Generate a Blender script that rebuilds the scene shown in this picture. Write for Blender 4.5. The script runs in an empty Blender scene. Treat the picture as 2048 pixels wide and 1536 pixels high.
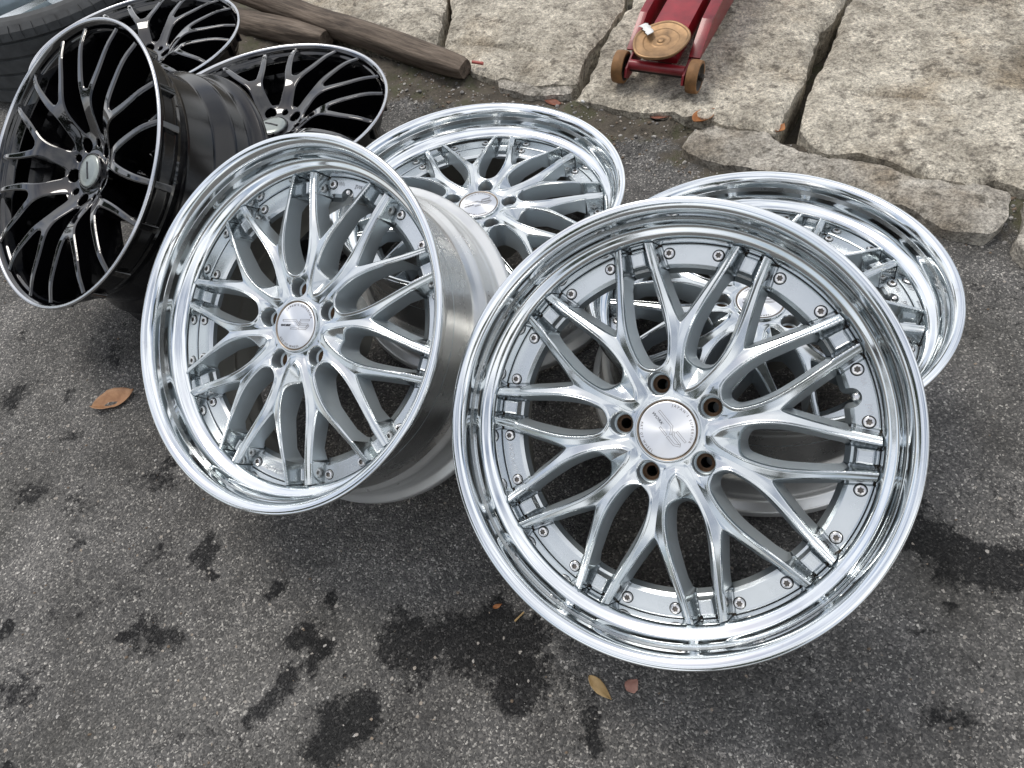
import bpy, bmesh, math, random
import numpy as np
from mathutils import Matrix, Vector

random.seed(7)
RNG = np.random.default_rng(11)
R = math.radians

# ------------------------------------------------------------------ camera, sky, sun, exposure
scene = bpy.context.scene
COL = scene.collection
cam_data = bpy.data.cameras.new("camera")
cam_data.sensor_width = 36.0
cam_data.lens = 1450.0 / 2048.0 * 36.0
cam_data.clip_start = 0.02
cam_data.clip_end = 400.0
camera = bpy.data.objects.new("camera", cam_data)
COL.objects.link(camera)
cam_right = Vector((0.980125, -0.157082, -0.121166))
cam_down = Vector((-0.198383, -0.776072, -0.598628))
cam_forward = Vector((0.0, 0.610768, -0.791810))
rot = Matrix((cam_right, -cam_down, -cam_forward)).transposed()
camera.matrix_world = Matrix.Translation((0, 0, 1.0625)) @ rot.to_4x4()
scene.camera = camera

SUN_EL, SUN_AZ = R(64), R(128)          # azimuth measured from +x towards +y: back left of the picture
world = bpy.data.worlds.new("World")
scene.world = world
world.use_nodes = True
wn, wl = world.node_tree.nodes, world.node_tree.links
wn.clear()
w_out = wn.new("ShaderNodeOutputWorld")
w_bg = wn.new("ShaderNodeBackground")
w_sky = wn.new("ShaderNodeTexSky")
w_sky.sky_type = 'NISHITA'
w_sky.sun_disc = False
w_sky.sun_elevation = SUN_EL
w_sky.sun_rotation = math.pi / 2 - SUN_AZ
w_sky.dust_density = 2.0
w_sky.air_density = 1.0
w_tc = wn.new("ShaderNodeTexCoord")
w_map = wn.new("ShaderNodeMapping")
w_map.inputs["Scale"].default_value = (1.0, 1.0, 2.2)
w_noise = wn.new("ShaderNodeTexNoise")
w_noise.inputs["Scale"].default_value = 1.5
w_noise.inputs["Detail"].default_value = 8.0
w_noise.inputs["Roughness"].default_value = 0.58
w_ramp = wn.new("ShaderNodeValToRGB")
w_ramp.color_ramp.elements[0].position = 0.34
w_ramp.color_ramp.elements[1].position = 0.58
w_mix = wn.new("ShaderNodeMix")
w_mix.data_type = 'RGBA'
w_mix.inputs["B"].default_value = (10.5, 10.6, 10.9, 1.0)     # sunlit cloud
wl.new(w_tc.outputs["Generated"], w_map.inputs["Vector"])
wl.new(w_map.outputs["Vector"], w_noise.inputs["Vector"])
wl.new(w_noise.outputs["Fac"], w_ramp.inputs["Fac"])
wl.new(w_ramp.outputs["Color"], w_mix.inputs["Factor"])
wl.new(w_sky.outputs["Color"], w_mix.inputs["A"])
wl.new(w_mix.outputs["Result"], w_bg.inputs["Color"])
w_bg.inputs["Strength"].default_value = 0.12
wl.new(w_bg.outputs["Background"], w_out.inputs["Surface"])

sun_data = bpy.data.lights.new("sun", 'SUN')
sun_data.energy = 1.6
sun_data.angle = R(20)
sun_data.color = (1.0, 0.95, 0.88)
sun = bpy.data.objects.new("sun", sun_data)
COL.objects.link(sun)
sun_dir = Vector((math.cos(SUN_EL) * math.cos(SUN_AZ), math.cos(SUN_EL) * math.sin(SUN_AZ), math.sin(SUN_EL)))
sun.rotation_euler = sun_dir.to_track_quat('Z', 'Y').to_euler()

scene.view_settings.view_transform = 'Standard'
scene.view_settings.look = 'None'
scene.view_settings.gamma = 1.0
scene.view_settings.use_curve_mapping = False
scene.view_settings.exposure = 0.0
scene.cycles.use_denoising = True
scene.cycles.max_bounces = 7
scene.cycles.glossy_bounces = 5
scene.cycles.diffuse_bounces = 3
scene.cycles.caustics_reflective = False
scene.cycles.sample_clamp_indirect = 6.0

# ------------------------------------------------------------------ numeric helpers
def _h(ix, iy, iz, seed):
    n = (ix.astype(np.int64) * 374761393 + iy.astype(np.int64) * 668265263 + iz.astype(np.int64) * 2147483647 + seed * 974711) & 0xFFFFFFFF
    n = ((n ^ (n >> 13)) * 1274126177) & 0xFFFFFFFF
    n = (n ^ (n >> 16)) & 0xFFFFFFFF
    return n / 4294967295.0 * 2.0 - 1.0

def vnoise(x, y, z=0.0, seed=0):
    x, y, z = np.broadcast_arrays(np.asarray(x, float), np.asarray(y, float), np.asarray(z, float))
    ix, iy, iz = np.floor(x), np.floor(y), np.floor(z)
    fx, fy, fz = x - ix, y - iy, z - iz
    fx, fy, fz = [t * t * t * (t * (t * 6 - 15) + 10) for t in (fx, fy, fz)]
    r = 0
    for dx in (0, 1):
        for dy in (0, 1):
            for dz in (0, 1):
                w = (fx if dx else 1 - fx) * (fy if dy else 1 - fy) * (fz if dz else 1 - fz)
                r = r + w * _h(ix + dx, iy + dy, iz + dz, seed)
    return r

def fbm(x, y, z=0.0, octaves=4, seed=0, gain=0.5):
    s, a, f = 0, 1.0, 1.0
    for o in range(octaves):
        s = s + a * vnoise(np.asarray(x) * f + 13.7 * o, np.asarray(y) * f + 7.1 * o, np.asarray(z) * f, seed + o)
        a *= gain
        f *= 2.03
    return s

def smin(a, b, k):
    h = np.clip(0.5 + 0.5 * (b - a) / k, 0, 1)
    return b * (1 - h) + a * h - k * h * (1 - h)

def smax(a, b, k):
    return -smin(-a, -b, k)

def sstep(a, b, x):
    t = np.clip((x - a) / (b - a), 0, 1)
    return t * t * (3 - 2 * t)

def capsule(x, y, p, q, w0, w1):
    dx, dy = q[0] - p[0], q[1] - p[1]
    t = np.clip(((x - p[0]) * dx + (y - p[1]) * dy) / (dx * dx + dy * dy), 0, 1)
    return np.hypot(x - p[0] - t * dx, y - p[1] - t * dy) - (w0 + (w1 - w0) * t)

# ------------------------------------------------------------------ object helpers
def link(o, parent=None):
    COL.objects.link(o)
    if parent is not None:
        o.parent = parent
    return o

def obj(name, mesh, parent=None, loc=None, rotz=None):
    o = bpy.data.objects.new(name, mesh)
    link(o, parent)
    if loc is not None:
        o.location = loc
    if rotz is not None:
        o.rotation_euler = (0, 0, rotz)
    return o

def tag(o, label, category, group=None):
    o["label"] = label
    o["category"] = category
    if group:
        o["group"] = group
    return o

def empty(name, matrix):
    o = bpy.data.objects.new(name, None)
    o.empty_display_size = 0.05
    COL.objects.link(o)
    o.matrix_world = matrix
    return o

def mesh_from(name, verts, faces, mats, smooth=True, face_mats=None, normals=None):
    me = bpy.data.meshes.new(name)
    me.from_pydata([tuple(v) for v in verts], [], faces)
    for m in mats:
        me.materials.append(m)
    if face_mats is not None:
        me.polygons.foreach_set("material_index", np.asarray(face_mats, np.int32))
    me.polygons.foreach_set("use_smooth", np.full(len(me.polygons), smooth))
    me.update()
    if normals is not None:
        me.normals_split_custom_set_from_vertices([tuple(n) for n in normals])
    return me

def sharp_by_angle(me, deg):
    bm = bmesh.new()
    bm.from_mesh(me)
    a = R(deg)
    for e in bm.edges:
        if len(e.link_faces) == 2 and e.calc_face_angle(0) > a:
            e.smooth = False
    bm.to_mesh(me)
    bm.free()

def lathe(name, profile, mats, seg=160, seg_mats=None, sharp=35, close=False):
    """profile: list of (r, z); outside face for a profile that runs with the solid on its right"""
    n = len(profile)
    verts, faces, fm = [], [], []
    for i in range(seg):
        a = 2 * math.pi * i / seg
        c, s = math.cos(a), math.sin(a)
        for r, z in profile:
            verts.append((r * c, r * s, z))
    m = n if close else n - 1
    for i in range(seg):
        j = (i + 1) % seg
        for k in range(m):
            k2 = (k + 1) % n
            faces.append((i * n + k, i * n + k2, j * n + k2, j * n + k))
            fm.append(seg_mats[k] if seg_mats else 0)
    me = mesh_from(name, verts, faces, mats, True, fm)
    if sharp:
        sharp_by_angle(me, sharp)
    return me

def smooth_profile(pts, rad, steps=4):
    """rounds the corners of an open (r, z) polyline"""
    out = [pts[0]]
    for i in range(1, len(pts) - 1):
        p0, p1, p2 = [np.array(p, float) for p in (pts[i - 1], pts[i], pts[i + 1])]
        l0, l1 = np.linalg.norm(p0 - p1), np.linalg.norm(p2 - p1)
        d = min(rad, l0 * 0.45, l1 * 0.45)
        a, b = p1 + (p0 - p1) / l0 * d, p1 + (p2 - p1) / l1 * d
        for t in np.linspace(0, 1, steps):
            out.append(tuple((1 - t) ** 2 * a + 2 * t * (1 - t) * p1 + t * t * b))
    out.append(pts[-1])
    return out

def field_mesh(name, U, V, pos, sdf, ztop, zbot, mats, draft=0.0, back=True, eps=4e-4, wall_mat=1, top_mat=None):
    """a slab whose outline is sdf < 0 and whose top is the height field ztop: marching squares plus side walls"""
    nu, nv = len(U), len(V)
    UU, VV = np.meshgrid(U, V, indexing='ij')
    X, Y = pos(UU, VV)
    S = sdf(X, Y)
    hx = np.hypot(np.diff(X, axis=0), np.diff(Y, axis=0)).mean()
    near = np.abs(S) < 0.42 * hx
    near[0, :] = near[-1, :] = False
    near[:, 0] = near[:, -1] = False
    qx, qy = X[near], Y[near]
    for _ in range(2):
        s0 = sdf(qx, qy)
        g0, g1 = (sdf(qx + eps, qy) - sdf(qx - eps, qy)) / (2 * eps), (sdf(qx, qy + eps) - sdf(qx, qy - eps)) / (2 * eps)
        gg = np.maximum(g0 * g0 + g1 * g1, 0.2)
        st_ = np.clip(s0 / gg, -0.6 * hx, 0.6 * hx)
        qx, qy = qx - st_ * g0, qy - st_ * g1
    X, Y = X.copy(), Y.copy()
    X[near], Y[near] = qx, qy
    S = np.where(near, -1e-6, S)
    S = np.where(np.abs(S) < 1e-7, 1e-7, S)
    inside = S < 0
    verts = [X.ravel(), Y.ravel()]
    ex, ey = [], []
    edge_id = {}
    base = nu * nv

    def cross(i0, j0, i1, j1):
        key = (i0, j0, i1, j1) if (i0, j0) < (i1, j1) else (i1, j1, i0, j0)
        if key in edge_id:
            return edge_id[key]
        a, b, c, d = key
        t = S[a, b] / (S[a, b] - S[c, d])
        t = min(max(t, 0.001), 0.999)
        ex.append(X[a, b] + t * (X[c, d] - X[a, b]))
        ey.append(Y[a, b] + t * (Y[c, d] - Y[a, b]))
        edge_id[key] = base + len(ex) - 1
        return edge_id[key]

    cnt = inside[:-1, :-1].astype(int) + inside[1:, :-1] + inside[1:, 1:] + inside[:-1, 1:]
    faces = []
    fi, fj = np.nonzero(cnt == 4)
    idx = lambda i, j: i * nv + j
    full = np.stack([idx(fi, fj), idx(fi + 1, fj), idx(fi + 1, fj + 1), idx(fi, fj + 1)], 1)
    faces += [tuple(f) for f in full.tolist()]
    segs = []
    pi, pj = np.nonzero((cnt > 0) & (cnt < 4))
    for i, j in zip(pi.tolist(), pj.tolist()):
        cs = [(i, j), (i + 1, j), (i + 1, j + 1), (i, j + 1)]
        ins = [bool(inside[c]) for c in cs]
        poly, ins_pts = [], []
        for k in range(4):
            a, b = cs[k], cs[(k + 1) % 4]
            if ins[k]:
                poly.append(idx(*a))
            if ins[k] != ins[(k + 1) % 4]:
                e = cross(a[0], a[1], b[0], b[1])
                poly.append(e)
                ins_pts.append((e, ins[k]))
        if len(ins_pts) == 2:
            faces.append(tuple(poly))
            (e0, out0), (e1, out1) = ins_pts
            segs.append((e0, e1) if out0 else (e1, e0))
        else:
            faces.append(tuple(poly))
    ax = np.concatenate([verts[0], np.array(ex)])
    ay = np.concatenate([verts[1], np.array(ey)])
    used = np.unique(np.concatenate([np.array(f) for f in faces]))
    remap = np.full(len(ax), -1)
    remap[used] = np.arange(len(used))
    x, y = ax[used], ay[used]
    z = ztop(x, y)
    gx = (ztop(x + eps, y) - ztop(x - eps, y)) / (2 * eps)
    gy = (ztop(x, y + eps) - ztop(x, y - eps)) / (2 * eps)
    nrm = np.stack([-gx, -gy, np.ones_like(gx)], 1)
    nrm /= np.linalg.norm(nrm, axis=1)[:, None]
    P = [np.stack([x, y, z], 1)]
    N = [nrm]
    F = [tuple(remap[list(f)].tolist()) for f in faces]
    # orientation check
    f0 = F[0]
    a, b, c = P[0][f0[0]], P[0][f0[1]], P[0][f0[2]]
    flip = np.cross(b - a, c - a)[2] < 0
    if flip:
        F = [f[::-1] for f in F]
    FM = [0] * len(F)
    if top_mat is not None:
        FM = [int(top_mat(P[0][list(f)].mean(0))) for f in F]
    ntop = len(x)
    bx, by = x, y
    if back:
        P.append(np.stack([x, y, zbot(x, y)], 1))
        N.append(np.tile([0, 0, -1.0], (ntop, 1)))
        F += [tuple(k + ntop for k in f[::-1]) for f in F[:]]
        FM += [wall_mat] * len(FM)
    if segs:
        sv = np.unique(np.array(segs))
        m2 = {int(s): k for k, s in enumerate(sv)}
        wx, wy = ax[sv], ay[sv]
        sx = (sdf(wx + eps, wy) - sdf(wx - eps, wy)) / (2 * eps)
        sy = (sdf(wx, wy + eps) - sdf(wx, wy - eps)) / (2 * eps)
        ln = np.hypot(sx, sy) + 1e-9
        sx, sy = sx / ln, sy / ln
        zt, zb = ztop(wx, wy), zbot(wx, wy)
        off = sum(len(p) for p in P)
        P.append(np.stack([wx, wy, zt], 1))
        P.append(np.stack([wx + draft * sx, wy + draft * sy, zb], 1))
        nn = np.stack([sx, sy, np.full_like(sx, draft / 0.04)], 1)
        nn /= np.linalg.norm(nn, axis=1)[:, None]
        N += [nn, nn]
        k = len(sv)
        for e0, e1 in segs:
            a, b = m2[e0], m2[e1]
            q = (off + a, off + b, off + k + b, off + k + a)
            F.append(q)
            FM.append(wall_mat)
        # fix the winding of the walls by comparing with the wanted normal
        PP = np.concatenate(P)
        nw = len(segs)
        for t in range(len(F) - nw, len(F)):
            q = F[t]
            g = np.cross(PP[q[1]] - PP[q[0]], PP[q[3]] - PP[q[0]])
            if g @ nn[q[0] - off] < 0:
                F[t] = q[::-1]
    return mesh_from(name, np.concatenate(P), F, mats, True, FM, np.concatenate(N))

# ------------------------------------------------------------------ materials
def new_mat(name):
    m = bpy.data.materials.new(name)
    m.use_nodes = True
    nt = m.node_tree
    return m, nt, nt.nodes["Principled BSDF"], nt.nodes, nt.links

def node(nt, kind, **kw):
    n = nt.nodes.new(kind)
    for k, v in kw.items():
        if k in n.inputs.keys():
            n.inputs[k].default_value = v
        else:
            setattr(n, k, v)
    return n

def ramp(nt, pts, interp='LINEAR'):
    n = nt.nodes.new("ShaderNodeValToRGB")
    cr = n.color_ramp
    cr.interpolation = interp
    while len(cr.elements) > 1:
        cr.elements.remove(cr.elements[-1])
    for i, (p, c) in enumerate(pts):
        e = cr.elements[0] if i == 0 else cr.elements.new(p)
        e.position = p
        e.color = (c, c, c, 1) if not isinstance(c, tuple) else (*c, 1)
    return n

def mixc(nt, fac, a, b, blend='MIX'):
    n = nt.nodes.new("ShaderNodeMix")
    n.data_type = 'RGBA'
    n.blend_type = blend
    for key, v in (("Factor", fac), ("A", a), ("B", b)):
        if isinstance(v, (int, float)):
            n.inputs[key].default_value = v
        elif isinstance(v, tuple):
            n.inputs[key].default_value = (*v, 1)
        else:
            nt.links.new(v, n.inputs[key])
    return n.outputs["Result"]

def mathn(nt, op, a, b=None, clamp=False):
    n = nt.nodes.new("ShaderNodeMath")
    n.operation = op
    n.use_clamp = clamp
    for i, v in enumerate((a, b)):
        if v is None:
            continue
        if isinstance(v, (int, float)):
            n.inputs[i].default_value = v
        else:
            nt.links.new(v, n.inputs[i])
    return n.outputs[0]

def metal(name, color, rough, smudge=0.06, scale=18.0, stretch=None, bump=0.0, bump_scale=60, metallic=1.0, dirt=0.0):
    m, nt, b, N, L = new_mat(name)
    tc = node(nt, "ShaderNodeTexCoord")
    src = tc.outputs["Object"]
    n1 = node(nt, "ShaderNodeTexNoise", Scale=scale, Detail=6.0, Roughness=0.6)
    L.new(src, n1.inputs["Vector"])
    r1 = ramp(nt, [(0.3, max(rough - smudge * 0.4, 0.02)), (0.75, rough + smudge)])
    L.new(n1.outputs["Fac"], r1.inputs["Fac"])
    L.new(r1.outputs["Color"], b.inputs["Roughness"])
    b.inputs["Metallic"].default_value = metallic
    n2 = node(nt, "ShaderNodeTexNoise", Scale=scale * 0.6, Detail=5.0)
    L.new(src, n2.inputs["Vector"])
    c2 = ramp(nt, [(0.3, tuple(c * 0.93 for c in color)), (0.7, tuple(min(c * 1.03, 0.98) for c in color))])
    L.new(n2.outputs["Fac"], c2.inputs["Fac"])
    col = c2.outputs["Color"]
    if dirt > 0:
        n3 = node(nt, "ShaderNodeTexNoise", Scale=26.0, Detail=8.0, Roughness=0.7)
        L.new(src, n3.inputs["Vector"])
        r3 = ramp(nt, [(0.6, 0.0), (0.78, dirt)])
        L.new(n3.outputs["Fac"], r3.inputs["Fac"])
        col = mixc(nt, r3.outputs["Color"], col, (0.30, 0.24, 0.17))
    L.new(col, b.inputs["Base Color"])
    if bump > 0:
        n4 = node(nt, "ShaderNodeTexNoise", Scale=bump_scale, Detail=4.0)
        if stretch:
            mp = node(nt, "ShaderNodeMapping")
            mp.inputs["Scale"].default_value = stretch
            L.new(src, mp.inputs["Vector"])
            L.new(mp.outputs["Vector"], n4.inputs["Vector"])
        else:
            L.new(src, n4.inputs["Vector"])
        bp = node(nt, "ShaderNodeBump", Strength=bump, Distance=0.001)
        L.new(n4.outputs["Fac"], bp.inputs["Height"])
        L.new(bp.outputs["Normal"], b.inputs["Normal"])
    return m

def plain(name, color, rough=0.6, metallic=0.0, var=0.15, scale=30.0, bump=0.0, coat=0.0):
    m, nt, b, N, L = new_mat(name)
    tc = node(nt, "ShaderNodeTexCoord")
    n = node(nt, "ShaderNodeTexNoise", Scale=scale, Detail=6.0, Roughness=0.6)
    L.new(tc.outputs["Object"], n.inputs["Vector"])
    r = ramp(nt, [(0.3, tuple(c * (1 - var) for c in color)), (0.7, tuple(min(1, c * (1 + var)) for c in color))])
    L.new(n.outputs["Fac"], r.inputs["Fac"])
    L.new(r.outputs["Color"], b.inputs["Base Color"])
    b.inputs["Roughness"].default_value = rough
    b.inputs["Metallic"].default_value = metallic
    b.inputs["Coat Weight"].default_value = coat
    b.inputs["Coat Roughness"].default_value = 0.05
    if bump:
        bp = node(nt, "ShaderNodeBump", Strength=bump, Distance=0.002)
        L.new(n.outputs["Fac"], bp.inputs["Height"])
        L.new(bp.outputs["Normal"], b.inputs["Normal"])
    return m

M_POLISH = metal("polished_aluminium", (0.82, 0.85, 0.865), 0.075, smudge=0.08, scale=17, dirt=0.22)
M_FACE = metal("brushed_silver", (0.67, 0.705, 0.715), 0.135, smudge=0.06, scale=40, bump=0.02, bump_scale=140)
M_SIDE = metal("satin_silver_paint", (0.54, 0.60, 0.63), 0.34, smudge=0.08, scale=30, dirt=0.18, metallic=0.65)
M_RINGPAINT = metal("satin_ring_paint", (0.64, 0.675, 0.69), 0.24, smudge=0.05, scale=30, metallic=0.9, dirt=0.12)
M_INNER = metal("dull_silver_barrel", (0.42, 0.42, 0.40), 0.45, smudge=0.1, scale=22, dirt=0.5)
M_BARREL = metal("turned_aluminium", (0.68, 0.685, 0.675), 0.24, smudge=0.14, scale=9, bump=0.16, bump_scale=8, stretch=(1, 1, 60), dirt=0.25)
M_REAR = metal("bright_rear_flange", (0.74, 0.75, 0.74), 0.30, smudge=0.12, scale=20, dirt=0.3, metallic=0.7)
M_BOLT = metal("bolt_chrome", (0.82, 0.80, 0.78), 0.16, smudge=0.1, scale=120)
M_DARKGAP = plain("dark_gap", (0.015, 0.014, 0.013), 0.7)
M_GRIME = plain("brown_grime", (0.055, 0.04, 0.026), 0.8, var=0.5, scale=80)
M_RUST = plain("rusty_steel", (0.16, 0.095, 0.055), 0.7, metallic=0.3, var=0.4, scale=90)
M_RINGBROWN = plain("aged_cap_ring", (0.30, 0.25, 0.20), 0.35, metallic=0.8, var=0.3, scale=60)
M_BLACK = plain("gloss_black_paint", (0.0022, 0.0022, 0.0028), 0.03, var=0.2, scale=8, coat=0.9)
M_BLACKBARREL = plain("black_barrel_paint", (0.004, 0.004, 0.005), 0.16, var=0.3, scale=12)
M_BLACKEDGE = metal("machined_edge", (0.62, 0.63, 0.65), 0.2, smudge=0.06)
M_ENGRAVE = plain("engraved_grey", (0.20, 0.18, 0.16), 0.5, metallic=0.5)
M_INK = plain("black_ink", (0.01, 0.01, 0.015), 0.4)
M_EMBOSS = metal("embossed_silver", (0.62, 0.63, 0.64), 0.3)

def cap_material(name, color):
    m, nt, b, N, L = new_mat(name)
    b.inputs["Base Color"].default_value = (*color, 1)
    b.inputs["Metallic"].default_value = 1.0
    b.inputs["Roughness"].default_value = 0.30
    b.inputs["Anisotropic"].default_value = 0.85
    t = node(nt, "ShaderNodeTangent", direction_type='RADIAL', axis='Z')
    L.new(t.outputs["Tangent"], b.inputs["Tangent"])
    return m
M_CAP = cap_material("spun_cap", (0.80, 0.81, 0.82))
M_CAPBLACK = plain("pale_cap", (0.33, 0.36, 0.34), 0.25, metallic=0.6, var=0.1)

# ground
def ground_material():
    m, nt, b, N, L = new_mat("worn_asphalt")
    tc = node(nt, "ShaderNodeTexCoord")
    P = tc.outputs["Object"]
    big = node(nt, "ShaderNodeTexNoise", Scale=5.0, Detail=5.0, Roughness=0.62)
    L.new(P, big.inputs["Vector"])
    rb = ramp(nt, [(0.34, (0.078, 0.076, 0.073)), (0.5, (0.130, 0.127, 0.122)), (0.66, (0.190, 0.185, 0.178))])
    L.new(big.outputs["Fac"], rb.inputs["Fac"])
    vor = node(nt, "ShaderNodeTexVoronoi", Scale=400.0, Randomness=1.0)
    wob = node(nt, "ShaderNodeTexNoise", Scale=160.0, Detail=2.0)
    L.new(P, wob.inputs["Vector"])
    wv = node(nt, "ShaderNodeVectorMath", operation='SCALE')
    L.new(wob.outputs["Color"], wv.inputs[0])
    wv.inputs["Scale"].default_value = 0.006
    wa = node(nt, "ShaderNodeVectorMath", operation='ADD')
    L.new(P, wa.inputs[0])
    L.new(wv.outputs[0], wa.inputs[1])
    L.new(wa.outputs[0], vor.inputs["Vector"])
    sep = node(nt, "ShaderNodeSeparateColor")
    L.new(vor.outputs["Color"], sep.inputs["Color"])
    chip = ramp(nt, [(0.0, (0.45, 0.45, 0.45)), (0.45, (0.8, 0.8, 0.8)), (0.78, (1.2, 1.18, 1.15)), (0.92, (1.9, 1.85, 1.78)), (0.98, (3.0, 2.95, 2.8)), (1.0, (4.2, 4.1, 3.9))])
    L.new(sep.outputs["Red"], chip.inputs["Fac"])
    col = mixc(nt, 1.0, rb.outputs["Color"], chip.outputs["Color"], 'MULTIPLY')
    vor2 = node(nt, "ShaderNodeTexVoronoi", Scale=120.0, Randomness=1.0)
    L.new(wa.outputs[0], vor2.inputs["Vector"])
    sep2 = node(nt, "ShaderNodeSeparateColor")
    L.new(vor2.outputs["Color"], sep2.inputs["Color"])
    sel = mathn(nt, 'GREATER_THAN', sep2.outputs["Green"], 0.955)
    near = mathn(nt, 'LESS_THAN', vor2.outputs["Distance"], 0.30)
    both = mathn(nt, 'MULTIPLY', sel, near)
    tintr = ramp(nt, [(0.0, (0.38, 0.36, 0.33)), (0.5, (0.30, 0.24, 0.18)), (1.0, (0.46, 0.45, 0.43))])
    L.new(sep2.outputs["Blue"], tintr.inputs["Fac"])
    # greenish and brownish dirt film
    film = node(nt, "ShaderNodeTexNoise", Scale=2.2, Detail=4.0, Roughness=0.65)
    L.new(P, film.inputs["Vector"])
    rf = ramp(nt, [(0.45, 0.0), (0.75, 0.55)])
    L.new(film.outputs["Fac"], rf.inputs["Fac"])
    col = mixc(nt, mathn(nt, 'MULTIPLY', rf.outputs["Color"], 0.6), col, (0.085, 0.082, 0.068))
    # soil along the stones
    so = node(nt, "ShaderNodeAttribute", attribute_name="soil")
    sn = node(nt, "ShaderNodeTexNoise", Scale=26.0, Detail=5.0, Roughness=0.7)
    L.new(P, sn.inputs["Vector"])
    ss = mathn(nt, 'ADD', so.outputs["Fac"], mathn(nt, 'MULTIPLY', mathn(nt, 'SUBTRACT', sn.outputs["Fac"], 0.5), 1.3))
    rs = ramp(nt, [(0.35, 0.0), (0.65, 0.92)])
    L.new(ss, rs.inputs["Fac"])
    sc = ramp(nt, [(0.3, (0.050, 0.042, 0.032)), (0.5, (0.115, 0.098, 0.075)), (0.62, (0.085, 0.085, 0.045)), (0.8, (0.19, 0.165, 0.13))])
    sn2 = node(nt, "ShaderNodeTexNoise", Scale=14.0, Detail=5.0, Roughness=0.72)
    L.new(P, sn2.inputs["Vector"])
    L.new(sn2.outputs["Fac"], sc.inputs["Fac"])
    col = mixc(nt, rs.outputs["Color"], col, sc.outputs["Color"])
    # oil stains, and the dark band right of the nearest wheel
    st = node(nt, "ShaderNodeAttribute", attribute_name="stain")
    on = node(nt, "ShaderNodeTexNoise", Scale=75.0, Detail=5.0, Roughness=0.8)
    L.new(P, on.inputs["Vector"])
    os_ = mathn(nt, 'ADD', st.outputs["Fac"], mathn(nt, 'MULTIPLY', mathn(nt, 'SUBTRACT', on.outputs["Fac"], 0.5), 1.7))
    sv = node(nt, "ShaderNodeTexVoronoi", Scale=14.0, Randomness=1.0)
    sw = node(nt, "ShaderNodeTexNoise", Scale=30.0, Detail=4.0)
    L.new(P, sw.inputs["Vector"])
    swv = node(nt, "ShaderNodeVectorMath", operation='SCALE')
    L.new(sw.outputs["Color"], swv.inputs[0])
    swv.inputs["Scale"].default_value = 0.05
    swa = node(nt, "ShaderNodeVectorMath", operation='ADD')
    L.new(P, swa.inputs[0])
    L.new(swv.outputs[0], swa.inputs[1])
    L.new(swa.outputs[0], sv.inputs["Vector"])
    ssep = node(nt, "ShaderNodeSeparateColor")
    L.new(sv.outputs["Color"], ssep.inputs["Color"])
    rad = mathn(nt, 'MULTIPLY', mathn(nt, 'SUBTRACT', ssep.outputs["Red"], 0.52), 0.62)
    spot = mathn(nt, 'MULTIPLY', mathn(nt, 'SUBTRACT', rad, sv.outputs["Distance"]), 6.0)
    spot = mathn(nt, 'MULTIPLY', mathn(nt, 'MAXIMUM', mathn(nt, 'MINIMUM', spot, 0.54), 0.0), 1.0)
    os_ = mathn(nt, 'ADD', os_, spot)
    ro = ramp(nt, [(0.36, 0.0), (0.64, 0.86)])
    L.new(os_, ro.inputs["Fac"])
    dark = mixc(nt, 1.0, col, (0.09, 0.097, 0.11), 'MULTIPLY')
    col = mixc(nt, ro.outputs["Color"], col, dark)
    col = mixc(nt, both, col, tintr.outputs["Color"])
    L.new(col, b.inputs["Base Color"])
    rr = ramp(nt, [(0.0, 0.85), (1.0, 0.70)])
    L.new(ro.outputs["Color"], rr.inputs["Fac"])
    L.new(rr.outputs["Color"], b.inputs["Roughness"])
    rsp = ramp(nt, [(0.0, 0.35), (1.0, 0.12)])
    L.new(ro.outputs["Color"], rsp.inputs["Fac"])
    L.new(rsp.outputs["Color"], b.inputs["Specular IOR Level"])
    fine = node(nt, "ShaderNodeTexNoise", Scale=420.0, Detail=3.0)
    L.new(P, fine.inputs["Vector"])
    hgt = mathn(nt, 'ADD', mathn(nt, 'MULTIPLY', vor.outputs["Distance"], -1.2), mathn(nt, 'MULTIPLY', fine.outputs["Fac"], 0.8))
    mid = node(nt, "ShaderNodeTexNoise", Scale=45.0, Detail=4.0, Roughness=0.7)
    L.new(P, mid.inputs["Vector"])
    hgt = mathn(nt, 'ADD', hgt, mathn(nt, 'MULTIPLY', mid.outputs["Fac"], 2.0))
    bp = node(nt, "ShaderNodeBump", Strength=0.8, Distance=0.0022)
    L.new(hgt, bp.inputs["Height"])
    L.new(bp.outputs["Normal"], b.inputs["Normal"])
    return m
M_GROUND = ground_material()

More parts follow.
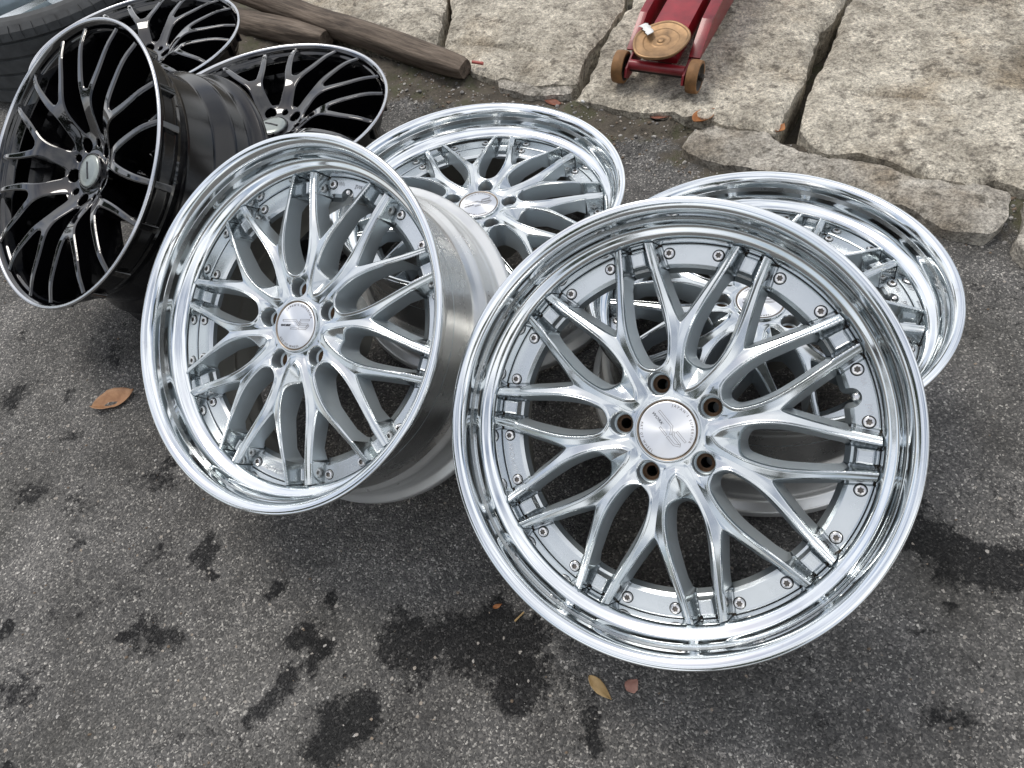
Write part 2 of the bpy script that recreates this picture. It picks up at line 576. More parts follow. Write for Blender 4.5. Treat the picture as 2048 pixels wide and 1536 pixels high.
def stone_material(name, light, dark, dirt):
    m, nt, b, N, L = new_mat(name)
    tc = node(nt, "ShaderNodeTexCoord")
    P = tc.outputs["Object"]
    n1 = node(nt, "ShaderNodeTexNoise", Scale=9.0, Detail=6.0, Roughness=0.68)
    L.new(P, n1.inputs["Vector"])
    r1 = ramp(nt, [(0.30, dark), (0.46, tuple((a + c) / 2 for a, c in zip(light, dark))), (0.60, light)])
    L.new(n1.outputs["Fac"], r1.inputs["Fac"])
    v = node(nt, "ShaderNodeTexNoise", Scale=210.0, Detail=4.0, Roughness=0.75)
    L.new(P, v.inputs["Vector"])
    gr = ramp(nt, [(0.28, 0.30), (0.40, 0.70), (0.50, 1.0), (0.62, 1.30), (0.75, 1.6)])
    L.new(v.outputs["Fac"], gr.inputs["Fac"])
    col = mixc(nt, 1.0, r1.outputs["Color"], gr.outputs["Color"], 'MULTIPLY')
    vb = node(nt, "ShaderNodeTexNoise", Scale=85.0, Detail=4.0, Roughness=0.7)
    L.new(P, vb.inputs["Vector"])
    gb = ramp(nt, [(0.30, 0.38), (0.42, 0.80), (0.52, 1.02), (0.66, 1.38)])
    L.new(vb.outputs["Fac"], gb.inputs["Fac"])
    col = mixc(nt, 1.0, col, gb.outputs["Color"], 'MULTIPLY')
    n2 = node(nt, "ShaderNodeTexNoise", Scale=30.0, Detail=5.0, Roughness=0.75)
    L.new(P, n2.inputs["Vector"])
    r2 = ramp(nt, [(0.53, 0.0), (0.64, 0.75)])
    L.new(n2.outputs["Fac"], r2.inputs["Fac"])
    col = mixc(nt, r2.outputs["Color"], col, dirt)
    n3 = node(nt, "ShaderNodeTexNoise", Scale=4.0, Detail=4.0, Roughness=0.6)
    L.new(P, n3.inputs["Vector"])
    r3 = ramp(nt, [(0.54, 0.0), (0.70, 0.75)])
    L.new(n3.outputs["Fac"], r3.inputs["Fac"])
    col = mixc(nt, r3.outputs["Color"], col, mixc(nt, 1.0, col, (0.52, 0.44, 0.34), 'MULTIPLY'))
    L.new(col, b.inputs["Base Color"])
    b.inputs["Roughness"].default_value = 0.88
    f1 = node(nt, "ShaderNodeTexNoise", Scale=130.0, Detail=5.0, Roughness=0.7)
    L.new(P, f1.inputs["Vector"])
    hg = mathn(nt, 'ADD', mathn(nt, 'MULTIPLY', mathn(nt, 'ADD', f1.outputs["Fac"], vb.outputs["Fac"]), 1.1), mathn(nt, 'MULTIPLY', n2.outputs["Fac"], 1.6))
    bp = node(nt, "ShaderNodeBump", Strength=1.0, Distance=0.006)
    L.new(hg, bp.inputs["Height"])
    L.new(bp.outputs["Normal"], b.inputs["Normal"])
    return m
M_STONE = stone_material("beige_granite", (0.66, 0.605, 0.50), (0.26, 0.23, 0.18), (0.085, 0.072, 0.055))
M_STONE_LOW = stone_material("grey_rubble", (0.56, 0.52, 0.45), (0.26, 0.235, 0.195), (0.085, 0.075, 0.055))

def wood_material():
    m, nt, b, N, L = new_mat("weathered_wood")
    tc = node(nt, "ShaderNodeTexCoord")
    mp = node(nt, "ShaderNodeMapping")
    mp.inputs["Scale"].default_value = (2.2, 30.0, 30.0)
    L.new(tc.outputs["Object"], mp.inputs["Vector"])
    n1 = node(nt, "ShaderNodeTexNoise", Scale=2.2, Detail=9.0, Roughness=0.7)
    L.new(mp.outputs["Vector"], n1.inputs["Vector"])
    r1 = ramp(nt, [(0.30, (0.022, 0.017, 0.013)), (0.44, (0.085, 0.065, 0.049)), (0.58, (0.19, 0.15, 0.115)), (0.76, (0.33, 0.275, 0.22))])
    L.new(n1.outputs["Fac"], r1.inputs["Fac"])
    n2 = node(nt, "ShaderNodeTexNoise", Scale=9.0, Detail=5.0)
    L.new(tc.outputs["Object"], n2.inputs["Vector"])
    r2 = ramp(nt, [(0.4, 0.0), (0.7, 0.5)])
    L.new(n2.outputs["Fac"], r2.inputs["Fac"])
    col = mixc(nt, r2.outputs["Color"], r1.outputs["Color"], (0.115, 0.085, 0.062))
    L.new(col, b.inputs["Base Color"])
    b.inputs["Roughness"].default_value = 0.85
    bp = node(nt, "ShaderNodeBump", Strength=0.9, Distance=0.006)
    L.new(n1.outputs["Fac"], bp.inputs["Height"])
    L.new(bp.outputs["Normal"], b.inputs["Normal"])
    return m
M_WOOD = wood_material()

# ------------------------------------------------------------------ ground
STAINS_AND_BAND = [(-0.215, 0.385, 0.055, 0.95), (-0.17, 0.372, 0.045, 0.9), (-0.105, 0.362, 0.058, 1.0), (-0.075, 0.305, 0.050, 1.0), (-0.06, 0.37, 0.04, 0.9), (0.012, 0.232, 0.028, 0.95), (0.008, 0.205, 0.024, 0.9),
          (-0.43, 0.504, 0.024, 0.9), (-0.345, 0.474, 0.028, 0.8), (-0.557, 0.60, 0.034, 0.75), (-0.641, 0.486, 0.04, 0.75), (-0.60, 0.465, 0.035, 0.7), (-0.399, 0.414, 0.035, 0.85), (-0.37, 0.40, 0.03, 0.8),
          (-0.431, 0.347, 0.026, 0.85), (-0.33, 0.28, 0.035, 0.9), (-0.30, 0.29, 0.03, 0.85), (-0.36, 0.262, 0.04, 0.8), (0.576, 0.351, 0.045, 0.95), (0.62, 0.322, 0.05, 1.0), (0.67, 0.30, 0.05, 0.95), (0.545, 0.40, 0.05, 0.9),  # row ends with the dark band right of the nearest wheel
          (0.51, 0.44, 0.05, 0.8), (0.458, 0.146, 0.026, 0.8), (0.481, 0.267, 0.03, 0.55), (-0.628, 0.625, 0.024, 0.6), (-0.81, 0.669, 0.03, 0.6), (-0.905, 0.80, 0.05, 0.65), (-0.988, 1.043, 0.04, 0.7), (-0.819, 0.75, 0.06, 0.5),
          (-0.834, 0.428, 0.05, 0.6), (-0.844, 0.909, 0.03, 0.6), (-0.649, 0.773, 0.05, 0.6), (-0.70, 1.13, 0.05, 0.6), (-0.80, 1.10, 0.04, 0.55), (-0.45, 0.33, 0.02, 0.7), (-0.25, 0.52, 0.03, 0.4), (0.3, 0.17, 0.03, 0.4)]

def kerb_coord(x, y):
    """metres behind the front edge of the stones (negative: on the asphalt side)"""
    return ((x - 0.30) * 0.632 + (y - 1.63) * 0.775)

def ground_height(x, y):
    z = 0.0035 * fbm(x * 5.0, y * 5.0, 0, 3, 3) + 0.0012 * fbm(x * 40, y * 40, 0, 2, 9)
    k = kerb_coord(x, y)
    z = z + sstep(-0.18, -0.01, k) * (0.021 + 0.010 * fbm(x * 16, y * 16, 0, 5, 21, 0.6)) - sstep(0.025, 0.06, k) * 0.085
    return z - 0.004

def axis(lo, hi, step, far):
    core = np.arange(lo, hi + step / 2, step)
    grow, d, out = step, 0.0, []
    while d < far:
        grow *= 1.35
        d += grow
        out.append(d)
    out = np.array(out)
    return np.concatenate([(lo - out)[::-1], core, hi + out])

gx, gy = axis(-1.75, 1.35, 0.011, 120), axis(-0.25, 2.75, 0.011, 120)
GX, GY = np.meshgrid(gx, gy, indexing='ij')
GZ = ground_height(GX, GY)
nx, ny = GX.shape
I = np.arange(nx * ny).reshape(nx, ny)
quads = np.stack([I[:-1, :-1], I[1:, :-1], I[1:, 1:], I[:-1, 1:]], -1).reshape(-1, 4)
g_me = bpy.data.meshes.new("ground")
g_me.from_pydata(np.stack([GX.ravel(), GY.ravel(), GZ.ravel()], 1).tolist(), [], quads.tolist())
g_me.materials.append(M_GROUND)
g_me.polygons.foreach_set("use_smooth", np.ones(len(g_me.polygons), bool))
st = np.zeros(nx * ny)
fx, fy = GX.ravel(), GY.ravel()
wx = fx + 0.022 * fbm(fx * 22, fy * 22, 0, 3, 31)
wy = fy + 0.022 * fbm(fx * 22, fy * 22, 5, 3, 37)
for sx, sy, sr, sa in STAINS_AND_BAND:
    d = np.hypot(wx - sx, wy - sy) / sr
    st = np.maximum(st, sa * np.clip(1.28 - 0.82 * d, 0, 1.0))
st = np.maximum(st, 0.36 * np.clip(fbm(fx * 7, fy * 7, 2, 4, 55) * 1.2, 0, 1))
a = g_me.attributes.new("stain", 'FLOAT', 'POINT')
a.data.foreach_set("value", st.astype(np.float32))
soil = sstep(-0.20, -0.03, kerb_coord(fx, fy) + 0.06 * fbm(fx * 9, fy * 9, 0, 4, 77))
a = g_me.attributes.new("soil", 'FLOAT', 'POINT')
a.data.foreach_set("value", soil.astype(np.float32))
ground = obj("ground", g_me)
ground["kind"] = "structure"

# loose grit, too fine to count
def grit():
    t = (1 + 5 ** 0.5) / 2
    ico = np.array([(-1, t, 0), (1, t, 0), (-1, -t, 0), (1, -t, 0), (0, -1, t), (0, 1, t), (0, -1, -t), (0, 1, -t), (t, 0, -1), (t, 0, 1), (-t, 0, -1), (-t, 0, 1)]) / 1.9
    icf = [(0, 11, 5), (0, 5, 1), (0, 1, 7), (0, 7, 10), (0, 10, 11), (1, 5, 9), (5, 11, 4), (11, 10, 2), (10, 7, 6), (7, 1, 8), (3, 9, 4), (3, 4, 2), (3, 2, 6), (3, 6, 8), (3, 8, 9), (4, 9, 5), (2, 4, 11), (6, 2, 10), (8, 6, 7), (9, 8, 1)]
    V, F, FM = [], [], []
    n = 2600
    xs, ys = RNG.uniform(-1.4, 1.15, n), RNG.uniform(-0.15, 2.3, n)
    ts, ks = RNG.uniform(-0.55, 1.05, 1500), RNG.uniform(-0.17, 0.01, 1500)
    xs = np.concatenate([xs, 0.30 + ts * 0.775 + ks * 0.632])
    ys = np.concatenate([ys, 1.63 - ts * 0.632 + ks * 0.775])
    n = len(xs)
    for i in range(n):
        x, y = xs[i], ys[i]
        k = kerb_coord(x, y)
        if k > 0.05:
            continue
        s = 0.0007 + 0.0018 * RNG.random() ** 3
        if k > -0.15:
            s *= 1.0 + 1.4 * RNG.random()
        jit = ico * (1 + 0.3 * RNG.standard_normal((12, 1)) * 0.6)
        c, sn = math.cos(i), math.sin(i)
        rx = jit[:, 0] * c - jit[:, 1] * sn
        ry = jit[:, 0] * sn + jit[:, 1] * c
        z0 = float(ground_height(np.array([x]), np.array([y]))[0])
        b0 = len(V)
        V += list(zip((x + rx * s * 1.25).tolist(), (y + ry * s).tolist(), (z0 + s * 0.35 + jit[:, 2] * s * 0.75).tolist()))
        F += [tuple(b0 + q for q in f) for f in icf]
        FM += [int(RNG.integers(0, 3))] * 20
    me = mesh_from("grit", V, F, [plain("grit_grey", (0.22, 0.21, 0.20), 0.8), plain("grit_pale", (0.40, 0.38, 0.35), 0.8), plain("grit_brown", (0.16, 0.12, 0.085), 0.85)], False, FM)
    o = obj("grit", me)
    o["kind"] = "stuff"
grit()

# ------------------------------------------------------------------ stones
def poly_sdf(px, py, poly):
    P = np.array(poly)
    d = np.full(px.shape, 1e9)
    ins = np.zeros(px.shape, bool)
    n = len(P)
    for i in range(n):
        a, b = P[i], P[(i + 1) % n]
        e = b - a
        t = np.clip(((px - a[0]) * e[0] + (py - a[1]) * e[1]) / (e @ e), 0, 1)
        d = np.minimum(d, np.hypot(px - a[0] - t * e[0], py - a[1] - t * e[1]))
        cond = (a[1] > py) != (b[1] > py)
        with np.errstate(divide='ignore', invalid='ignore'):
            xi = (b[0] - a[0]) * (py - a[1]) / (b[1] - a[1] + 1e-12) + a[0]
        ins ^= cond & (px < xi)
    return np.where(ins, -d, d)

def stone(name, poly, top, rough, mat, label, seed, slope=0.0, edge=0.013, step=0.008, crack=None, category="stone"):
    P = np.array(poly)
    lo, hi = P.min(0) - 0.03, P.max(0) + 0.03
    U, V = np.arange(lo[0], hi[0], step), np.arange(lo[1], hi[1], step)
    def sdf(x, y):
        return poly_sdf(x, y, poly) + 0.0045 * fbm(x * 18, y * 18, seed, 4, seed, 0.6) + 0.001
    def ztop(x, y):
        d = np.clip(-sdf(x, y), 0, None)
        z = top + slope * np.maximum(kerb_coord(x, y), 0) + rough * fbm(x * 7, y * 7, seed, 5, seed + 3, 0.55)
        z = z - edge * np.exp(-d / 0.008) * (0.8 + 0.5 * fbm(x * 20, y * 20, 0, 2, seed + 8))
        if crack:
            for (c0, c1, w, dep) in crack:
                cd = capsule(x + 0.012 * fbm(x * 18, y * 18, 0, 3, 91), y + 0.012 * fbm(x * 18, y * 18, 4, 3, 92), c0, c1, 0, 0)
                z = z - dep * np.exp(-(cd / w) ** 2)
        return z
    me = field_mesh(name, U, V, lambda u, v: (u, v), sdf, ztop, lambda x, y: np.full_like(x, -0.10), [mat, mat], back=False, eps=0.004)
    return tag(obj(name, me), label, category, "stone slabs along the edge")

S1 = [(-0.60, 2.80), (0.052, 2.466), (0.036, 2.262), (0.0, 2.102), (-0.036, 1.986), (-0.068, 1.985), (-0.262, 2.196), (-0.483, 2.454)]
S2 = [(0.072, 2.494), (0.589, 2.251), (0.517, 2.02), (0.416, 1.873), (0.356, 1.802), (0.321, 1.69), (0.221, 1.708), (0.106, 1.81), (-0.022, 1.947), (-0.002, 2.015), (0.033, 2.135)]
S3 = [(0.637, 2.229), (1.17, 1.979), (1.06, 1.813), (1.004, 1.752), (0.943, 1.696), (0.833, 1.517), (0.699, 1.335), (0.624, 1.382), (0.503, 1.48), (0.39, 1.554), (0.292, 1.625), (0.347, 1.692), (0.401, 1.811), (0.544, 2.039)]
S4 = [(1.20, 1.95), (1.75, 1.57), (1.26, 0.86), (1.056, 1.005), (1.03, 1.063), (0.985, 1.051), (0.917, 1.099), (0.868, 1.153), (0.817, 1.21), (0.752, 1.247), (0.739, 1.327), (0.842, 1.491), (0.908, 1.583), (0.997, 1.70), (1.073, 1.807)]
L0 = [(0.124, 1.85), (0.307, 1.70), (0.291, 1.67), (0.191, 1.70), (0.12, 1.759)]
L1 = [(0.587, 1.42), (0.68, 1.352), (0.696, 1.308), (0.745, 1.244), (0.82, 1.20), (0.90, 1.115), (0.96, 1.08), (1.02, 1.055), (1.046, 1.017), (0.994, 0.942), (0.945, 0.92), (0.88, 0.966), (0.841, 1.035), (0.783, 1.113), (0.724, 1.157), (0.663, 1.202), (0.543, 1.289), (0.484, 1.365), (0.529, 1.415)]
L2 = [(1.052, 0.985), (1.13, 0.93), (1.098, 0.827), (0.985, 0.85), (0.985, 0.89)]
stone("stone_slab", S1, 0.050, 0.006, M_STONE, "beige stone slab behind the thick wooden beam at top left", 101)
stone("stone_slab", S2, 0.050, 0.006, M_STONE, "beige stone slab left of the red jack, cracked across", 102, crack=[((0.02, 2.03), (0.22, 1.90), 0.008, 0.012), ((0.22, 1.90), (0.36, 1.83), 0.007, 0.010)])
stone("stone_slab", S3, 0.050, 0.007, M_STONE, "beige stone slab that carries the red jack", 103, crack=[((0.66, 1.66), (0.80, 1.56), 0.006, 0.008)])
stone("stone_slab", S4, 0.050, 0.007, M_STONE, "largest beige stone slab, at the right edge behind the silver wheels", 104, crack=[((0.88, 1.46), (1.10, 1.30), 0.006, 0.008)])
stone("stone_fragment", L0, 0.038, 0.005, M_STONE_LOW, "small low stone piece between the beam end and the jack's slab", 105, edge=0.010)
stone("stone_fragment", L1, 0.040, 0.006, M_STONE_LOW, "long low grey stone in front of the largest slab, orange leaf at its tip", 106, edge=0.012)
stone("stone_fragment", L2, 0.036, 0.005, M_STONE_LOW, "low grey stone cut off by the right edge", 107, edge=0.010)

# ------------------------------------------------------------------ silver multi-piece wheel
DEG36 = math.pi / 5
FX = 0.1315                                   # where the two arms of a spoke part
_zr_r = np.array([0.0, 0.045, 0.07, 0.10, 0.125, 0.16, 0.20, 0.24])
_zr_z = np.array([-0.0445, -0.0442, -0.0425, -0.0405, -0.0400, -0.0420, -0.0470, -0.0530])
_zr_fit = np.polyfit(_zr_r, _zr_z, 5)
zr = lambda r: np.polyval(_zr_fit, r)
# half width of one spoke, trunk and both arms together, against the distance from the hub
_yo_x = np.array([0.040, 0.060, 0.075, 0.090, 0.105, 0.120, 0.137, 0.162, 0.194, 0.232, 0.26])
_yo_y = np.array([0.0148, 0.0132, 0.0118, 0.0110, 0.0118, 0.0144, 0.0194, 0.0300, 0.0446, 0.0600, 0.0706])
_yo_dx = np.linspace(0.03, 0.27, 600)
_yo_dy = np.interp(_yo_dx, _yo_x, _yo_y)
for _ in range(3):
    _yo_dy = np.convolve(np.pad(_yo_dy, 14, mode='reflect', reflect_type='odd'), np.ones(29) / 29, 'valid')
yo = lambda x: np.interp(x, _yo_dx, _yo_dy)
_yi_dx = np.linspace(0.10, 0.27, 400)
_yi_dy = np.interp(_yi_dx, [0.10, 0.128, 0.1315, 0.140, 0.162, 0.194, 0.232, 0.27], [-0.04, -0.003, 0.0005, 0.0060, 0.0180, 0.0342, 0.0510, 0.0680])
_yi_dy = np.convolve(np.pad(_yi_dy, 10, mode='reflect', reflect_type='odd'), np.ones(21) / 21, 'valid')
yi = lambda x: np.interp(x, _yi_dx, _yi_dy)

def silver_fields(x, y, side):
    r = np.hypot(x, y)
    th = np.arctan2(y, x)
    ay = np.abs(y)
    outer = (ay - yo(x)) * 0.915
    inner = (ay - yi(x)) * 0.890              # positive on the arm, negative in the triangle between the arms
    arm = np.maximum(outer, -inner)
    t = sstep(R(-5), R(5), th * side)
    hub_v = 0.050 + (0.074 - 0.050) * t
    hub_a = 0.0835 + (0.074 - 0.0835) * t
    Pv = smin(outer, r - hub_v, 0.020)
    Pa = smin(smin(outer, r - hub_a, 0.016), 0.2016 - r, 0.010)
    T = smax(inner, r - 0.2016, 0.006)
    return r, th, ay, inner, arm, Pv, Pa, T

def silver_solid(x, y, side, valve=False):
    r, th, ay, inner, arm, Pv, Pa, T = silver_fields(x, y, side)
    s = np.maximum(Pa, -T)
    s = np.maximum(s, r - 0.2310)
    if valve:
        s = smax(s, -(np.hypot(x - 0.2050, y) - 0.0112), 0.003)
    return s

def silver_z(x, y, side, valve=False):
    r, th, ay, inner, arm, Pv, Pa, T = silver_fields(x, y, side)
    dv = -Pv
    e_ = np.maximum(dv - 0.0019, 0)
    drop = 0.95 * smin(e_, 0.0026 + 0 * e_, 0.0008) + 0.30 * smin(np.maximum(dv - 0.0050, 0), 0.009 + 0 * e_, 0.004)
    drop = np.maximum(drop, 0)
    # scooped bowl between two spokes without a wheel nut
    drop = drop + 0.95 * np.maximum(0.0015 - dv, 0) * (1 - sstep(0.150, 0.185, r))
    drop = drop + 0.60 * np.clip(0.0018 - inner, 0, 0.0018) * (x > FX)
    solid = np.maximum(Pa, -T)
    drop = drop + 0.0016 * np.clip(1 + solid / 0.0022, 0, 1) ** 2
    zs = zr(r) - drop
    fall = zs - 8.0 * np.maximum(arm - 0.0004, 0) * sstep(0.180, 0.196, r)
    zring = -0.078 - 0.7 * np.maximum(0.2062 - r, 0) - 0.5 * np.maximum(r - 0.2295, 0) - 0.0040 * (1 - sstep(0.0060, 0.0078, arm))
    tang = np.abs(r * np.sin(DEG36 / 2 - np.abs(th)))
    box = np.maximum(tang - 0.0080, np.abs(r - 0.2165) - 0.0088)
    zpad = -0.0715 - 3.0 * np.maximum(box, 0) + 0.4 * np.minimum(np.maximum(box + 0.0018, 0), 0.0018)
    low = smax(zring, zpad, 0.001)
    w = sstep(0.180, 0.196, r)
    z = np.where(w > 0, (1 - w) * zs + w * smax(fall, low, 0.0015), zs)
    return z

def wheel_side_of(th):
    k = np.floor(th / DEG36)
    return np.where(np.mod(k, 2) == 0, -1.0, 1.0), k

def silver_spoke_mesh(name, side, valve):
    Rg = np.concatenate([np.linspace(0.072, 0.190, 165)[:-1], np.linspace(0.190, 0.2318, 84)])
    Tg = np.linspace(-DEG36 / 2, DEG36 / 2, 231)
    return field_mesh(name, Rg, Tg, lambda u, v: (u * np.cos(v), u * np.sin(v)),
                      lambda x, y: silver_solid(x, y, side, valve), lambda x, y: silver_z(x, y, side, valve),
                      lambda x, y: np.interp(np.hypot(x, y), [0.07, 0.10, 0.135, 0.18, 0.205, 0.24], [-0.088, -0.080, -0.070, -0.069, -0.0855, -0.094]),
                      [M_FACE, M_SIDE, M_RINGPAINT], draft=0.0062, top_mat=lambda p: 2 if (p[0] ** 2 + p[1] ** 2 > 0.1985 ** 2 and p[2] < -0.0675) else 0)

def local_sector(x, y):
    th = np.mod(np.arctan2(y, x), 2 * math.pi)
    side, k = wheel_side_of(th)
    a = -(k * DEG36 + DEG36 / 2)
    c, s = np.cos(a), np.sin(a)
    return x * c - y * s, x * s + y * c, side

def silver_hub_z(x, y):
    lx, ly, side = local_sector(x, y)
    z = silver_z(lx, ly, side)
    r = np.hypot(x, y)
    t = sstep(0.040, 0.050, r)
    z = z * t + (-0.0480) * (1 - t)
    for j in range(5):
        a = j * 2 * DEG36
        d = np.hypot(x - 0.0572 * math.cos(a), y - 0.0572 * math.sin(a)) - 0.0138
        z = z - 0.0016 * np.clip(1 - d / 0.0018, 0, 1) ** 2
    return z

def silver_hub_solid(x, y):
    s = np.full(np.shape(x), -1.0)
    for j in range(5):
        a = j * 2 * DEG36
        s = np.maximum(s, 0.0138 - np.hypot(x - 0.0572 * math.cos(a), y - 0.0572 * math.sin(a)))
    return s

def text_mesh(name, body, size, mat, depth=0.0002, shear=0.0, spacing=1.0):
    cu = bpy.data.curves.new(name, 'FONT')
    cu.body = body
    cu.size = size
    cu.align_x = 'CENTER'
    cu.align_y = 'CENTER'
    cu.shear = shear
    cu.space_character = spacing
    cu.extrude = depth
    cu.resolution_u = 2
    o = bpy.data.objects.new(name, cu)
    COL.objects.link(o)
    dg = bpy.context.evaluated_depsgraph_get()
    me = bpy.data.meshes.new_from_object(o.evaluated_get(dg))
    me.name = name
    bpy.data.objects.remove(o)
    me.materials.clear()
    me.materials.append(mat)
    return me

def bend_text(me, radius, angle, z, inward=False):
    """wraps a text mesh along a circle, letters standing outward"""
    for v in me.vertices:
        rr = radius + (v.co.y if not inward else -v.co.y)
        a = angle - v.co.x / radius if not inward else angle + v.co.x / radius
        v.co = (rr * math.cos(a), rr * math.sin(a), z + v.co.z)
    me.update()
    return me

def stroke_mesh(name, strokes, width, z, mat, outline=0.0):
    """flat bevelled strokes: closed outline bars drawn as thin frames"""
    V, F = [], []
    def bar(p, q, w):
        p, q = np.array(p, float), np.array(q, float)
        d = (q - p) / np.linalg.norm(q - p)
        n = np.array([-d[1], d[0]]) * w / 2
        b0 = len(V)
        for c in (p - n - d * w / 2, q - n + d * w / 2, q + n + d * w / 2, p + n - d * w / 2):
            V.append((c[0], c[1], z))
        for c in list(V[b0:b0 + 4]):
            V.append((c[0], c[1], z - 0.0004))
        F.extend([(b0, b0 + 1, b0 + 2, b0 + 3)] + [(b0 + i, b0 + 4 + i, b0 + 4 + (i + 1) % 4, b0 + (i + 1) % 4) for i in range(4)])
    for st_ in strokes:
        n = len(st_)
        for i in range(n):
            bar(st_[i], st_[(i + 1) % n], width)
    return mesh_from(name, V, F, [mat], False)

def emblem_strokes(s):
    """the slanted double-letter emblem, drawn as outlined bars"""
    def bar(p, q, w):
        p, q = np.array(p, float), np.array(q, float)
        d = (q - p) / np.linalg.norm(q - p)
        n = np.array([-d[1], d[0]]) * w / 2
        return [tuple(p - n), tuple(q - n), tuple(q + n), tuple(p + n)]
    def poly_bar(pts, w):
        left, right = [], []
        P = [np.array(p, float) for p in pts]
        for i, p in enumerate(P):
            d = (P[min(i + 1, len(P) - 1)] - P[max(i - 1, 0)])
            d /= np.linalg.norm(d)
            n = np.array([-d[1], d[0]]) * w / 2
            left.append(tuple(p + n))
            right.append(tuple(p - n))
        return left + right[::-1]
    k = s
    out = [poly_bar([(-0.95 * k, 0.30 * k), (0.02 * k, 0.30 * k), (0.28 * k, 0.0)], 0.10 * k),
           bar((-0.32 * k, -0.18 * k), (0.16 * k, -0.18 * k), 0.09 * k),
           poly_bar([(0.36 * k, 0.32 * k), (1.0 * k, 0.32 * k)], 0.09 * k),
           poly_bar([(0.28 * k, 0.22 * k), (0.40 * k, 0.06 * k), (0.92 * k, 0.06 * k)], 0.09 * k),
           poly_bar([(0.25 * k, -0.18 * k), (0.75 * k, -0.18 * k), (0.98 * k, 0.02 * k)], 0.10 * k)]
    return out

ME_SPOKE_P = silver_spoke_mesh("spoke_face", 1.0, False)
ME_SPOKE_M = silver_spoke_mesh("spoke_face_mirrored", -1.0, False)
ME_SPOKE_V = silver_spoke_mesh("spoke_face_valve", 1.0, True)
ME_HUB = field_mesh("hub_face", np.linspace(0.030, 0.072, 46), np.linspace(0, 2 * math.pi, 481), lambda u, v: (u * np.cos(v), u * np.sin(v)),
                    silver_hub_solid, silver_hub_z, lambda x, y: np.full_like(x, -0.068), [M_FACE, M_SIDE], back=False)
LIP_PROFILE = smooth_profile([(0.2318, -0.096), (0.2322, -0.0565), (0.2370, -0.0500), (0.2465, -0.0455), (0.2500, -0.0380), (0.2525, -0.0110), (0.2575, -0.0030), (0.2640, 0.0), (0.2690, -0.0008), (0.2700, -0.0040), (0.2692, -0.0090), (0.2610, -0.0125), (0.2535, -0.0155), (0.2510, -0.022)], 0.0042, 6)
ME_LIP = lathe("polished_lip", LIP_PROFILE[::-1], [M_POLISH], seg=224, sharp=None)
BARREL_PROFILE = smooth_profile([(0.2510, -0.021), (0.2505, -0.046), (0.2400, -0.060), (0.2370, -0.068), (0.2365, -0.150), (0.2440, -0.163), (0.2500, -0.172), (0.2505, -0.203), (0.2530, -0.2075), (0.2545, -0.2160), (0.2640, -0.2230), (0.2690, -0.2265), (0.2700, -0.2380), (0.2660, -0.2400), (0.2600, -0.2370), (0.2480, -0.2260), (0.2440, -0.2050), (0.2430, -0.1720), (0.2300, -0.1560), (0.2290, -0.0960)], 0.0035, 4)
BARREL_N = len(BARREL_PROFILE)
_inner_from = next(i for i, p in enumerate(BARREL_PROFILE) if p[1] < -0.2265 and p[0] < 0.262)
ME_BARREL = lathe("barrel", BARREL_PROFILE, [M_BARREL, M_INNER, M_REAR], seg=192, seg_mats=[(2 if BARREL_PROFILE[i][1] < -0.158 else 0) if i < _inner_from else 1 for i in range(BARREL_N - 1)], sharp=30)
for me_ in (ME_LIP, ME_BARREL):
    pass
ME_SEAM = lathe("seam", [(0.2300, -0.0835), (0.2322, -0.0800)][::-1], [M_GRIME], seg=160, sharp=None)
ME_PAD = lathe("mounting_pad", [(0.036, -0.070), (0.036, -0.128), (0.077, -0.128), (0.074, -0.074)], [M_INNER], seg=64)
ME_CAP = lathe("cap_disc", smooth_profile([(0.0001, -0.0436), (0.0335, -0.0438), (0.0345, -0.0445), (0.0345, -0.0470)], 0.0006, 3)[::-1], [M_CAP], seg=96, sharp=40)
ME_CAPRING = lathe("cap_ring", smooth_profile([(0.0343, -0.0465), (0.0350, -0.0450), (0.0362, -0.0436), (0.0386, -0.0436), (0.0396, -0.0460), (0.0398, -0.050)], 0.0007, 3)[::-1], [M_RINGBROWN, M_FACE], seg=96, sharp=40, seg_mats=[1 if i < 7 else 0 for i in range(13)])
ME_SEAT = lathe("nut_seat", [(0.0141, -0.064), (0.0138, -0.0675), (0.0112, -0.0690), (0.0090, -0.0725), (0.0068, -0.0735), (0.0068, -0.12)][::-1], [M_SIDE, M_RUST, M_DARKGAP], seg=40, seg_mats=[2, 1, 1, 0, 0], sharp=30)

def bolt_mesh():
    V, F, FM = [], [], []
    n = 30
    def ring(r, z, star=0.0):
        b = len(V)
        for i in range(n):
            a = 2 * math.pi * i / n
            rr = r * (1 + star * math.cos(6 * a))
            V.append((rr * math.cos(a), rr * math.sin(a), z))
        return b
    rings = [(0.0070, 0.0, 0), (0.0068, 0.0006, 0), (0.0058, 0.0006, 0), (0.0058, 0.0018, 0), (0.0050, 0.0032, 0), (0.0034, 0.0036, 0.0), (0.0030, 0.0036, 0.16), (0.0028, 0.0012, 0.16), (0.0002, 0.0010, 0)]
    ids = [ring(*q) for q in rings]
    mats = [1, 1, 0, 0, 0, 0, 2, 2]
    for k in range(len(ids) - 1):
        for i in range(n):
            j = (i + 1) % n
            F.append((ids[k] + i, ids[k] + j, ids[k + 1] + j, ids[k + 1] + i))
            FM.append(mats[k])
    V = [(a_ * 1.10, b_ * 1.10, c_) for a_, b_, c_ in V]
    me = mesh_from("bolt", V, F, [M_BOLT, M_DARKGAP, M_ENGRAVE], True, FM)
    sharp_by_angle(me, 40)
    return me
ME_BOLT = bolt_mesh()
ME_VALVE = lathe("valve", [(0.0001, -0.076), (0.0024, -0.076), (0.0027, -0.077), (0.0036, -0.0775), (0.0036, -0.083), (0.0048, -0.084), (0.0048, -0.1)][::-1], [M_BOLT], seg=24, sharp=30)
